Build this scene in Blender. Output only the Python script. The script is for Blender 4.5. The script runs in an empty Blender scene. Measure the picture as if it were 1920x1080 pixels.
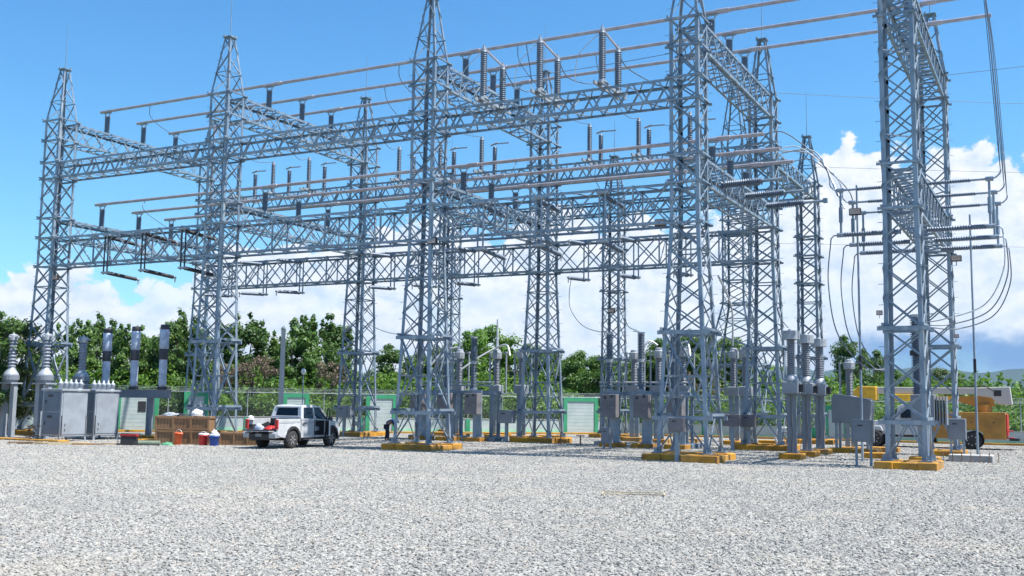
import bpy, math, random
from math import radians as rad, sin, cos, pi, sqrt
from mathutils import Vector as V, Matrix
R = random.Random(7)
sc = bpy.context.scene
COL = sc.collection

# ------------------------------------------------------------------ camera
CAMH = 2.284
pitch, roll, yaw = .1091, .0139, -.4823
fw = V((sin(yaw)*cos(pitch), cos(yaw)*cos(pitch), sin(pitch)))
r0 = V((cos(yaw), -sin(yaw), 0)); u0 = r0.cross(fw)
rr = cos(roll)*r0 + sin(roll)*u0; uu = -sin(roll)*r0 + cos(roll)*u0
cd = bpy.data.cameras.new('camera'); cam = bpy.data.objects.new('camera', cd); COL.objects.link(cam)
cam.matrix_world = Matrix(((rr.x, uu.x, -fw.x, 0), (rr.y, uu.y, -fw.y, 0), (rr.z, uu.z, -fw.z, CAMH), (0, 0, 0, 1)))
cd.sensor_width = 36; cd.lens = 1963.6/1920*36; cd.clip_start = .3; cd.clip_end = 40000
sc.camera = cam

# ------------------------------------------------------------------ light
SUN_DIR = V((.47, .08, .87)).normalized()
sun_el = math.asin(SUN_DIR.z); sun_az = math.atan2(SUN_DIR.x, SUN_DIR.y)
sd = bpy.data.lights.new('sun', 'SUN'); sd.energy = 5.0; sd.angle = rad(.53); sd.color = (1, .965, .91)
so = bpy.data.objects.new('sun', sd); COL.objects.link(so)
so.rotation_euler = SUN_DIR.to_track_quat('Z', 'Y').to_euler()
sc.view_settings.view_transform = 'Standard'; sc.view_settings.look = 'None'
sc.view_settings.exposure = .9; sc.view_settings.gamma = 1

class NT:
    """small node-tree writer"""
    def __init__(s, t): s.t = t; s.n = t.nodes; s.l = t.links
    def add(s, kind, ins=None, **kw):
        nd = s.n.new(kind)
        for k, v in kw.items(): setattr(nd, k, v)
        for k, v in (ins or {}).items(): s.put(nd.inputs[k], v)
        return nd
    def put(s, sock, v):
        if isinstance(v, bpy.types.NodeSocket): s.l.new(v, sock)
        else: sock.default_value = v
    def m(s, op, a, b=0., c=None, clamp=False):
        nd = s.n.new('ShaderNodeMath'); nd.operation = op; nd.use_clamp = clamp
        s.put(nd.inputs[0], a); s.put(nd.inputs[1], b)
        if c is not None: s.put(nd.inputs[2], c)
        return nd.outputs[0]
    def ss(s, x, a, b, c=0., d=1.):
        nd = s.n.new('ShaderNodeMapRange'); nd.interpolation_type = 'SMOOTHSTEP'
        for i, v in enumerate((x, a, b, c, d)): s.put(nd.inputs[i], v)
        return nd.outputs[0]
    def mix(s, f, a, b, mode='MIX'):
        nd = s.n.new('ShaderNodeMix'); nd.data_type = 'RGBA'; nd.blend_type = mode
        s.put(nd.inputs[0], f); s.put(nd.inputs[6], a); s.put(nd.inputs[7], b)
        return nd.outputs[2]
    def noise(s, vec, scale, detail=4, rough=.55, col=False, dist=0.):
        nd = s.n.new('ShaderNodeTexNoise')
        if vec is not None: s.put(nd.inputs['Vector'], vec)
        s.put(nd.inputs['Scale'], scale); nd.inputs['Detail'].default_value = detail
        nd.inputs['Roughness'].default_value = rough; nd.inputs['Distortion'].default_value = dist
        return nd.outputs['Color' if col else 'Fac']
    def xyz(s, vec, sx, sy, sz):
        nd = s.n.new('ShaderNodeVectorMath'); nd.operation = 'MULTIPLY'
        s.put(nd.inputs[0], vec); nd.inputs[1].default_value = (sx, sy, sz); return nd.outputs[0]

def c4(c): return (c[0], c[1], c[2], 1)

def build_world():
    w = bpy.data.worlds.new('World'); sc.world = w; w.use_nodes = True
    t = NT(w.node_tree); t.n.clear()
    sky = t.add('ShaderNodeTexSky', sky_type='NISHITA', sun_disc=False, sun_elevation=sun_el, sun_rotation=sun_az,
                altitude=0, air_density=1.0, dust_density=.6, ozone_density=1.2)
    d = t.add('ShaderNodeTexCoord').outputs['Generated']
    sep = t.add('ShaderNodeSeparateXYZ', {0: d})
    el = t.m('MULTIPLY', t.m('ARCSINE', sep.outputs[2]), 57.2958)
    az = t.m('MULTIPLY', t.m('ARCTAN2', sep.outputs[0], sep.outputs[1]), 57.2958)
    # height of the tops of the cloud bank (degrees), round the compass
    pts = [(-180, 7), (-120, 6), (-80, 6.5), (-60, 5.2), (-53.8, 5.6), (-50.5, 6.6), (-47.9, 5.5), (-44.6, 7.), (-40, 8.2), (-36.5, 8.2),
           (-34.5, 9.9), (-30, 9.9), (-28.3, 9.2), (-26, 10.8), (-22, 10.4), (-18, 10), (-12.7, 10.6), (-11.2, 12.4), (-10, 13.4), (-8.6, 13.6), (-7.0, 13.0),
           (-4.6, 13.0), (-3, 13.0), (-1.8, 12.0), (2, 12.5), (20, 9), (60, 7), (120, 9), (180, 7)]
    fc = t.add('ShaderNodeFloatCurve'); cm = fc.mapping; cv = cm.curves[0]
    f01 = lambda a: (a+180)/360
    cv.points[0].location = (0, pts[0][1]/20); cv.points[1].location = (1, pts[-1][1]/20)
    for a, e in pts[1:-1]: cv.points.new(f01(a), e/20)
    cm.update()
    t.put(fc.inputs['Value'], t.m('DIVIDE', t.m('ADD', az, 180), 360))
    top = t.m('MULTIPLY', fc.outputs[0], 20)
    vec = t.add('ShaderNodeCombineXYZ', {0: az, 1: t.m('MULTIPLY', el, 1.35), 2: 0}).outputs[0]
    big = t.noise(vec, .16, 2, .5)
    puff = t.noise(vec, .55, 9, .6, dist=.25)
    edge = t.m('ADD', t.m('MULTIPLY', t.m('SUBTRACT', puff, .5), 5.5), t.m('MULTIPLY', t.m('SUBTRACT', big, .5), 3.))
    depth = t.m('ADD', t.m('SUBTRACT', top, el), edge)
    mask = t.ss(depth, -.12, .45)
    # holes of blue low in the bank and thin high veil
    holes = t.ss(t.noise(vec, .22, 5, .55), .50, .68)
    low = t.ss(el, 7.5, 3.)
    mask = t.m('MULTIPLY', mask, t.m('SUBTRACT', 1, t.m('MULTIPLY', t.m('MULTIPLY', holes, low), .25)))
    # shading: lit tops, grey-blue bodies and bases
    off = t.add('ShaderNodeVectorMath', {0: vec, 1: (.35, .8, 0)}, operation='ADD').outputs[0]
    puff2 = t.noise(off, .55, 9, .6, dist=.25)
    rel = t.m('ADD', t.m('MULTIPLY', t.m('SUBTRACT', puff, puff2), 2.2), .72, clamp=True)
    body = t.ss(t.m('ADD', depth, t.m('MULTIPLY', t.noise(vec, .3, 5, .6), 6)), 5., 13.)
    shade = t.m('MULTIPLY', rel, t.m('SUBTRACT', 1, t.m('MULTIPLY', body, .30)))
    ccol = t.mix(shade, (.56, .68, .85, 1), (1.0, 1.0, 1.0, 1))
    base = t.ss(t.m('ADD', el, t.m('MULTIPLY', t.m('SUBTRACT', puff, .5), 2.)), 4.3, 3.1)
    right = t.ss(az, -14., -7.)
    dark = t.m('MULTIPLY', base, right)
    dark = t.m('MULTIPLY', dark, t.ss(az, 30., 10.))
    ccol = t.mix(t.m('MULTIPLY', dark, .95), ccol, t.mix(t.ss(el, .6, 2.6), (.36, .55, .76, 1), (.13, .30, .60, 1)))
    hs = t.add('ShaderNodeHueSaturation', {'Saturation': 1.30, 'Value': 1.32, 'Fac': 1., 'Color': sky.outputs[0]})
    skyc = t.mix(1., hs.outputs[0], (.62, 1.0, 1.10, 1), 'MULTIPLY')
    bg1 = t.add('ShaderNodeBackground', {0: skyc, 1: SKY})
    bg2 = t.add('ShaderNodeBackground', {0: ccol, 1: .59})
    mx = t.add('ShaderNodeMixShader', {0: mask, 1: bg1.outputs[0], 2: bg2.outputs[0]})
    out = t.add('ShaderNodeOutputWorld'); t.l.new(mx.outputs[0], out.inputs[0])
SKY = .075
build_world()

# ------------------------------------------------------------------ materials
def mat(name, col, rough=.6, metal=0., col2=None, ns=6., bump=0., bs=None, spec=.5, emit=None, coord='Object', fine=0.):
    m = bpy.data.materials.new(name); m.use_nodes = True
    t = NT(m.node_tree); b = t.n['Principled BSDF']
    tc = t.add('ShaderNodeTexCoord').outputs[coord]
    col2 = col2 or tuple(c*.72 for c in col)
    f = t.noise(tc, ns, 5, .6)
    c = t.mix(t.ss(f, .35, .68), c4(col), c4(col2))
    t.put(b.inputs['Base Color'], c)
    t.put(b.inputs['Roughness'], t.m('ADD', t.m('MULTIPLY', f, .2), rough-.1))
    b.inputs['Metallic'].default_value = metal; b.inputs['Specular IOR Level'].default_value = spec
    if bump:
        bn = t.add('ShaderNodeBump', {'Strength': bump, 'Height': t.noise(tc, bs or ns*6, 5, .6)})
        bn.inputs['Distance'].default_value = .02; t.put(b.inputs['Normal'], bn.outputs[0])
    if emit: b.inputs['Emission Color'].default_value = c4(emit[:3]); b.inputs['Emission Strength'].default_value = emit[3]
    return m
M = {}
M['steel'] = mat('galvanised_steel', (.265, .325, .385), .45, .3, (.17, .225, .285), .9)
M['steel_far'] = mat('weathered_steel', (.22, .275, .33), .5, .3, (.15, .20, .255), .9)
for _k in ('steel', 'steel_far'):
    _y = NT(M[_k].node_tree); _yb = _y.n['Principled BSDF']; _lk = _yb.inputs['Base Color'].links[0].from_socket
    _p = _y.add('ShaderNodeNewGeometry').outputs['Position']
    _c1 = _y.mix(_y.ss(_y.noise(_y.xyz(_p, 1., 1., .25), 2.2, 6, .65), .5, .72), _lk, (.38, .42, .45, 1))
    _y.put(_yb.inputs['Base Color'], _y.mix(_y.m('MULTIPLY', _y.ss(_y.noise(_y.xyz(_p, 1, 1, .4), 5., 6, .7), .63, .75), .5), _c1, (.19, .18, .18, 1)))
M['plate'] = mat('light_plate', (.38, .41, .44), .5, .3, (.28, .31, .34), 3)
M['alu'] = mat('busbar_aluminium', (.50, .45, .46), .4, .5, (.38, .34, .36), 2)
M['cable'] = mat('cable_grey', (.16, .18, .21), .5, .2)
M['cable_light'] = mat('cable_bright', (.62, .64, .66), .4, .4)
M['porc'] = mat('porcelain_grey', (.115, .155, .215), .42, 0, (.09, .125, .175), 5)
M['porc2'] = mat('porcelain_pale', (.25, .27, .31), .35, 0, (.18, .2, .24), 5)
M['porcw'] = mat('porcelain_white', (.42, .45, .49), .35, 0, (.33, .36, .40), 5)
M['dark'] = mat('black_wrap', (.035, .038, .05), .6, 0, (.05, .045, .05), 5)
M['cast'] = mat('cast_aluminium', (.42, .44, .47), .5, .3, (.28, .30, .33), 5)
M['grey'] = mat('cabinet_grey', (.20, .22, .25), .55, 0, (.165, .185, .215), 1.2)
M['door'] = mat('cabinet_door_shaded_grey', (.125, .15, .19), .55, 0, (.10, .125, .16), 1.2)  # cabinet grey darkened and blued: shade of the front face put into the colour
M['greyl'] = mat('cabinet_light', (.30, .33, .365), .5, 0, (.24, .26, .29), 1.2)
M['taupe'] = mat('cabinet_taupe', (.19, .175, .18), .55, 0, (.14, .13, .14), 1.5)
M['yellow'] = mat('yellow_paint', (.52, .25, .012), .8, 0, (.32, .145, .018), 1.7, .4)
_y = NT(M['yellow'].node_tree); _yb = _y.n['Principled BSDF']; _lk = _yb.inputs['Base Color'].links[0].from_socket
_p = _y.add('ShaderNodeNewGeometry').outputs['Position']
_c1 = _y.mix(_y.ss(_y.noise(_p, 5., 7, .7), .60, .66), _lk, (.20, .185, .16, 1))
_y.put(_yb.inputs['Base Color'], _y.mix(_y.m('MULTIPLY', _y.ss(_y.noise(_p, .8, 5, .6), .42, .7), .45), _c1, (.30, .23, .14, 1)))
M['conc'] = mat('concrete', (.42, .41, .39), .9, 0, (.32, .31, .3), 2, .4)
M['wood'] = mat('crate_wood', (.30, .17, .085), .9, 0, (.22, .125, .06), 1.2, .3)
M['lath'] = mat('pale_lath', (.52, .42, .25), .8, 0, (.42, .33, .2), 3)
M['woodl'] = mat('pale_wood', (.55, .43, .28), .8, 0, (.40, .30, .2), 3, .3)
M['green'] = mat('green_paint', (.03, .27, .12), .7, 0, (.05, .33, .17), 1.3)
M['mint'] = mat('pale_green_paint', (.30, .62, .40), .8, 0, (.42, .68, .5), 1)
M['white'] = mat('white_wall_paint', (.48, .54, .53), .85, 0, (.38, .46, .44), .9, .2)
M['paint'] = mat('truck_white_paint', (.52, .53, .54), .3, 0, (.44, .45, .46), 2, spec=.6)
M['paintb'] = mat('body_dusty_white', (.66, .66, .66), .35, 0, (.5, .49, .47), 2.5)
M['orange'] = mat('utility_orange', (.46, .215, .03), .55, 0, (.32, .15, .03), 1.6)
M['amber'] = mat('boom_amber', (.80, .46, .03), .45, 0, (.60, .32, .03), 1.6)
M['cream'] = mat('boom_cream', (.50, .48, .44), .5, 0, (.48, .46, .43), 1.6)
M['glass'] = mat('dark_glass', (.008, .011, .018), .15, 0, spec=.35)
M['rubber'] = mat('tyre_rubber', (.025, .025, .027), .85, 0, (.05, .045, .04), 6)
M['rim'] = mat('alloy_rim', (.5, .5, .52), .35, .6)
M['plast'] = mat('black_plastic', (.03, .03, .035), .55)
M['red'] = mat('red_plastic', (.55, .03, .03), .4, 0, (.42, .02, .02), 4)
M['lamp_red'] = mat('tail_lamp_red', (.5, .02, .02), .2)
M['orangep'] = mat('orange_bucket', (.8, .13, .04), .45)
M['blue'] = mat('blue_plastic', (.02, .09, .42), .4)
M['bluec'] = mat('blue_cloth', (.010, .045, .13), .9)
M['navy'] = mat('navy_cloth', (.012, .018, .04), .9)
M['skin'] = mat('skin', (.22, .12, .07), .6)
M['hair'] = mat('hair', (.01, .01, .01), .8)
M['hat'] = mat('white_plastic', (.8, .8, .78), .4)
M['film'] = mat('plastic_wrap', (.46, .52, .63), .35, 0, (.30, .35, .46), 3, .8, 9)
M['tarp'] = mat('green_tarp', (.06, .22, .12), .6, 0, (.09, .3, .17), 4, .5)
M['olive'] = mat('olive_canvas', (.13, .17, .12), .8, 0, (.2, .22, .16), 4)
M['bark'] = mat('bark', (.16, .12, .09), .95, 0, (.10, .08, .06), 4, .5)
M['rust'] = mat('rust_scrap', (.25, .15, .08), .9, 0, (.16, .1, .06), 6)
M['pole'] = mat('pole_concrete', (.46, .47, .48), .85, 0, (.38, .39, .41), 1)
M['pink'] = mat('floodlight_lens', (.55, .42, .36), .35)

def leafmat(name, a, b, ns=.35, trans=.25):
    m = bpy.data.materials.new(name); m.use_nodes = True
    t = NT(m.node_tree); bs = t.n['Principled BSDF']; out = t.n['Material Output']
    g = t.add('ShaderNodeNewGeometry')
    f1 = t.noise(g.outputs['Position'], ns, 3, .6)
    f2 = g.outputs['Random Per Island']
    f = t.m('ADD', t.m('MULTIPLY', t.ss(f1, .35, .65), .55), t.m('MULTIPLY', f2, .45))
    c = t.mix(f, c4(a), c4(b)); t.put(bs.inputs['Base Color'], c)
    bs.inputs['Roughness'].default_value = .5; bs.inputs['Specular IOR Level'].default_value = .35
    tr = t.add('ShaderNodeBsdfTranslucent', {0: t.mix(.5, c, (.3, .5, .05, 1))})
    mx = t.add('ShaderNodeMixShader', {0: trans, 1: bs.outputs[0], 2: tr.outputs[0]})
    t.l.new(mx.outputs[0], out.inputs[0]); return m
M['leaf'] = [leafmat('leaf_deep', (.034, .082, .024), (.092, .165, .045)),
             leafmat('leaf_mid', (.046, .11, .027), (.125, .22, .05)),
             leafmat('leaf_bright', (.05, .13, .02), (.16, .29, .05)),
             leafmat('leaf_olive', (.06, .085, .03), (.16, .19, .07))]
M['dry'] = leafmat('leaf_dry', (.10, .068, .052), (.21, .155, .12), .5, .1)
M['bush'] = leafmat('leaf_undergrowth', (.028, .08, .016), (.15, .27, .045), .3, .3)

# ------------------------------------------------------------------ mesh builder
class MB:
    def __init__(s): s.v = []; s.f = []; s.sm = []
    def add(s, vs, fs, smooth=False):
        n = len(s.v); s.v += [tuple(v) for v in vs]
        s.f += [tuple(i+n for i in f) for f in fs]; s.sm += [smooth]*len(fs); return s
    def box(s, c, d, rz=0., mtx=None, bev=0.):
        hx, hy, hz = d[0]/2, d[1]/2, d[2]/2
        vs = []
        if bev:   # chamfer all vertical edges and the top
            b = bev; ring = [(hx-b, -hy), (hx, -hy+b), (hx, hy-b), (hx-b, hy), (-hx+b, hy), (-hx, hy-b), (-hx, -hy+b), (-hx+b, -hy)]
            k = 1-b/max(hx, .001); k2 = 1-b/max(hy, .001)
            for z, q in ((-hz, 1), (hz-b, 1), (hz, 0)):
                for x, y in ring: vs.append(V((x, y, z)) if q else V((x*k, y*k2, z)))
            fs = [tuple(range(7, -1, -1)), tuple(range(16, 24))]
            for a in (0, 8):
                for i in range(8): j = (i+1) % 8; fs.append((a+i, a+j, a+8+j, a+8+i))
        else:
            vs = [V((x, y, z)) for z in (-hz, hz) for x, y in ((-hx, -hy), (hx, -hy), (hx, hy), (-hx, hy))]
            fs = [(3, 2, 1, 0), (4, 5, 6, 7), (0, 1, 5, 4), (1, 2, 6, 5), (2, 3, 7, 6), (3, 0, 4, 7)]
        m = Matrix.Translation(V(c)) @ (mtx.to_4x4() if mtx else Matrix.Rotation(rz, 4, 'Z'))
        return s.add([m @ v for v in vs], fs)
    def prof(s, a, b, pts, ref=None, smooth=False, pts2=None):
        a, b = V(a), V(b); d = (b-a).normalized(); ref = V(ref) if ref else (V((0, 0, 1)) if abs(d.z) < .9 else V((1, 0, 0)))
        x = d.cross(ref)
        if x.length < 1e-5: x = d.cross(V((.3, .9, .2)))
        x.normalize(); y = x.cross(d); n = len(pts)
        vs = [a+x*p[0]+y*p[1] for p in pts]+[b+x*p[0]+y*p[1] for p in (pts2 or pts)]
        fs = [(i, (i+1) % n, n+(i+1) % n, n+i) for i in range(n)]
        if n > 4 and not smooth: fs += [tuple(range(n-1, -1, -1)), tuple(range(n, 2*n))]
        else: fs += [tuple(range(n-1, -1, -1)), tuple(range(n, 2*n))]
        return s.add(vs, fs, smooth)
    def bar(s, a, b, w, h=None, ref=None):
        h = h or w; w /= 2; h /= 2
        return s.prof(a, b, [(-w, -h), (w, -h), (w, h), (-w, h)], ref)
    def ang(s, a, b, w, t=.012, ref=None, fx=1, fy=1):
        p = [(0, 0), (w*fx, 0), (w*fx, t*fy), (t*fx, t*fy), (t*fx, w*fy), (0, w*fy)]
        if fx*fy < 0: p = p[::-1]
        return s.prof(a, b, p, ref)
    def cyl(s, a, b, r, r2=None, n=10, smooth=True):
        r2 = r if r2 is None else r2
        c = [(cos(2*pi*i/n), sin(2*pi*i/n)) for i in range(n)]
        a, b = V(a), V(b); d = (b-a).normalized(); ref = V((0, 0, 1)) if abs(d.z) < .9 else V((1, 0, 0))
        x = d.cross(ref).normalized(); y = x.cross(d)
        vs = [a+x*p[0]*r+y*p[1]*r for p in c]+[b+x*p[0]*r2+y*p[1]*r2 for p in c]
        s.add(vs, [(i, (i+1) % n, n+(i+1) % n, n+i) for i in range(n)], smooth)
        return s.add(vs, [tuple(range(n-1, -1, -1)), tuple(range(n, 2*n))])
    def lathe(s, o, prof, n=12, axis=(0, 0, 1), flat=False):
        o = V(o); d = V(axis).normalized(); ref = V((0, 0, 1)) if abs(d.z) < .9 else V((1, 0, 0))
        x = d.cross(ref).normalized(); y = x.cross(d)*-1
        vs = []
        for r, z in prof:
            for i in range(n):
                t = 2*pi*i/n; vs.append(o+d*z+x*r*cos(t)+y*r*sin(t))
        fs = []
        for k in range(len(prof)-1):
            for i in range(n):
                j = (i+1) % n; fs.append((k*n+i, k*n+j, (k+1)*n+j, (k+1)*n+i))
        fs += [tuple(range(n-1, -1, -1)), tuple(range((len(prof)-1)*n, len(prof)*n))]
        return s.add(vs, fs, not flat)
    def tube(s, pts, r, n=6):
        pts = [V(p) for p in pts]; vs = []; x = None
        for i, p in enumerate(pts):
            d = (pts[min(i+1, len(pts)-1)]-pts[max(i-1, 0)]).normalized()
            if x is None: x = d.cross(V((.2, .3, 1))).normalized()
            else: x = (x-d*x.dot(d)).normalized()
            y = d.cross(x)
            for k in range(n): t = 2*pi*k/n; vs.append(p+x*cos(t)*r+y*sin(t)*r)
        fs = [(i*n+k, i*n+(k+1) % n, (i+1)*n+(k+1) % n, (i+1)*n+k) for i in range(len(pts)-1) for k in range(n)]
        return s.add(vs, fs, True)
    def extr(s, pts, y0, y1, tap=None):
        """polygon in x-z extruded along y; tap(x,z,side)->dy"""
        n = len(pts); vs = []
        for sd_, y in ((0, y0), (1, y1)):
            for x, z in pts: vs.append((x, y+(tap(x, z, sd_) if tap else 0), z))
        fs = [(i, (i+1) % n, n+(i+1) % n, n+i) for i in range(n)]+[tuple(range(n-1, -1, -1)), tuple(range(n, 2*n))]
        return s.add(vs, fs)
    def build(s, name, m, parent=None, loc=None, bevel=0., fix=True):
        me = bpy.data.meshes.new(name); me.from_pydata(s.v, [], s.f)
        if fix:
            import bmesh
            bm = bmesh.new(); bm.from_mesh(me); bmesh.ops.recalc_face_normals(bm, faces=bm.faces); bm.to_mesh(me); bm.free()
        me.polygons.foreach_set('use_smooth', s.sm)
        if isinstance(m, str): m = M[m]
        me.materials.append(m)
        o = bpy.data.objects.new(name, me); COL.objects.link(o)
        if parent: o.parent = parent
        if loc: o.location = loc
        if bevel:
            b = o.modifiers.new('bevel', 'BEVEL'); b.width = bevel; b.segments = 2; b.limit_method = 'ANGLE'
        return o
def tag(o, label=None, cat=None, group=None, kind=None):
    if label: o['label'] = label
    if cat: o['category'] = cat
    if group: o['group'] = group
    if kind: o['kind'] = kind
    return o
def thing(name, label, cat, loc=(0, 0, 0), rz=0., group=None):
    o = bpy.data.objects.new(name, None); COL.objects.link(o); o.location = loc; o.rotation_euler = (0, 0, rz)
    o.empty_display_size = .3
    return tag(o, label, cat, group)
def copy_tree(o, parent=None):
    c = o.copy(); COL.objects.link(c); c.parent = parent
    for ch in list(o.children): copy_tree(ch, c)
    return c
def dup(o, loc, label, rz=None, group=None, sc_=None):
    c = copy_tree(o); c.location = loc
    if rz is not None: c.rotation_euler = (0, 0, rz)
    if sc_: c.scale = sc_ if hasattr(sc_, '__len__') else (sc_,)*3
    c['label'] = label
    if group: c['group'] = group
    return c
class Once:
    """first call moves the prototype, later ones copy it"""
    def __init__(s, make): s.make = make; s.p = None
    def __call__(s, loc, label, rz=0., group=None, sc_=None):
        if s.p is None:
            s.p = s.make(); o = s.p; o.location = loc; o.rotation_euler = (0, 0, rz); o['label'] = label
            if sc_: o.scale = sc_ if hasattr(sc_, '__len__') else (sc_,)*3
            if group: o['group'] = group
            return o
        return dup(s.p, loc, label, rz, group, sc_ or (1, 1, 1))

# ------------------------------------------------------------------ site geometry (metres)
CX = [-53.5, -40.2, -27.0, -13.8, -5.2]
YT, YF, YG = 42.6, 55.5, 66.7
W = 1.3
PH = (46.0, 49.0, 51.85)            # three phases
Z_UP, Z_LO = 20.5, 14.45            # busbar heights

# ground sheets ------------------------------------------------------
def ground():
    mb = MB(); S_ = 8500
    mb.add([(-S_, -S_, -.03), (S_, -S_, -.03), (S_, S_, -.03), (-S_, S_, -.03)], [(0, 1, 2, 3)])
    m = bpy.data.materials.new('grassland'); m.use_nodes = True; t = NT(m.node_tree); b = t.n['Principled BSDF']
    p = t.add('ShaderNodeNewGeometry').outputs['Position']
    f = t.noise(p, .05, 6, .65); f2 = t.noise(p, 1.5, 4, .6)
    c = t.mix(t.ss(f, .3, .7), (.05, .10, .02, 1), (.13, .18, .05, 1)); c = t.mix(t.m('MULTIPLY', f2, .5), c, (.03, .07, .015, 1))
    t.put(b.inputs['Base Color'], c); b.inputs['Roughness'].default_value = .95
    tag(mb.build('ground', m), kind='structure')
ground()

def gravel_mat(name, stones):
    m = bpy.data.materials.new(name); m.use_nodes = True; t = NT(m.node_tree); b = t.n['Principled BSDF']
    p = t.add('ShaderNodeNewGeometry').outputs['Position']
    patch = t.ss(t.noise(p, .22, 5, .65), .38, .62)
    warm = t.ss(t.noise(p, .35, 3, .6), .5, .7)
    if stones:
        tone = t.add('ShaderNodeAttribute', attribute_type='INSTANCER', attribute_name='tone').outputs['Fac']
        c = t.mix(t.ss(tone, 0., 1.), (.165, .160, .146, 1), (.415, .393, .345, 1))
        c = t.mix(t.ss(t.m('FRACT', t.m('MULTIPLY', tone, 37.)), .84, .97), c, (.35, .29, .23, 1))
        c = t.mix(t.ss(t.m('FRACT', t.m('MULTIPLY', tone, 91.)), .95, .99), c, (.10, .10, .10, 1))
        c = t.mix(.25, c, t.mix(t.noise(p, 40, 2), (.15, .15, .15, 1), (.46, .46, .45, 1)))
    else:
        v = t.add('ShaderNodeTexVoronoi', {'Vector': p, 'Scale': 15.}, feature='F1')
        tone = t.add('ShaderNodeSeparateColor', {0: v.outputs['Color']}).outputs[0]
        c = t.mix(tone, (.20, .195, .18, 1), (.40, .385, .35, 1))
        gap = t.ss(v.outputs['Distance'], .28, .62)
        c = t.mix(t.m('MULTIPLY', gap, .5), c, (.12, .118, .11, 1))
        bn = t.add('ShaderNodeBump', {'Strength': .35, 'Height': t.m('SUBTRACT', 1, v.outputs['Distance'])}); bn.inputs['Distance'].default_value = .05
        t.put(b.inputs['Normal'], bn.outputs[0])
    c = t.mix(t.m('MULTIPLY', patch, .34), c, (.218, .213, .203, 1))
    green = t.ss(t.noise(t.xyz(p, .5, 1., 1.), .12, 4, .6), .52, .7)
    c = t.mix(t.m('MULTIPLY', green, .2), c, (.30, .305, .265, 1))
    c = t.mix(t.m('MULTIPLY', warm, .34), c, (.38, .34, .28, 1))
    t.put(b.inputs['Base Color'], c); b.inputs['Roughness'].default_value = .85; b.inputs['Specular IOR Level'].default_value = .3
    return m
def yard():
    # gravelled yard inside the perimeter wall
    import bmesh
    poly = [(-92, 16), (-92, -60), (60, -60), (60, 76.6), (-31, 74.4), (-61.5, 45.4)]
    mb = MB(); mb.add([(x, y, 0) for x, y in poly], [tuple(range(len(poly)))])
    o = mb.build('gravel_yard', gravel_mat('gravel_bed', False)); tag(o, kind='structure')
yard()

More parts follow.
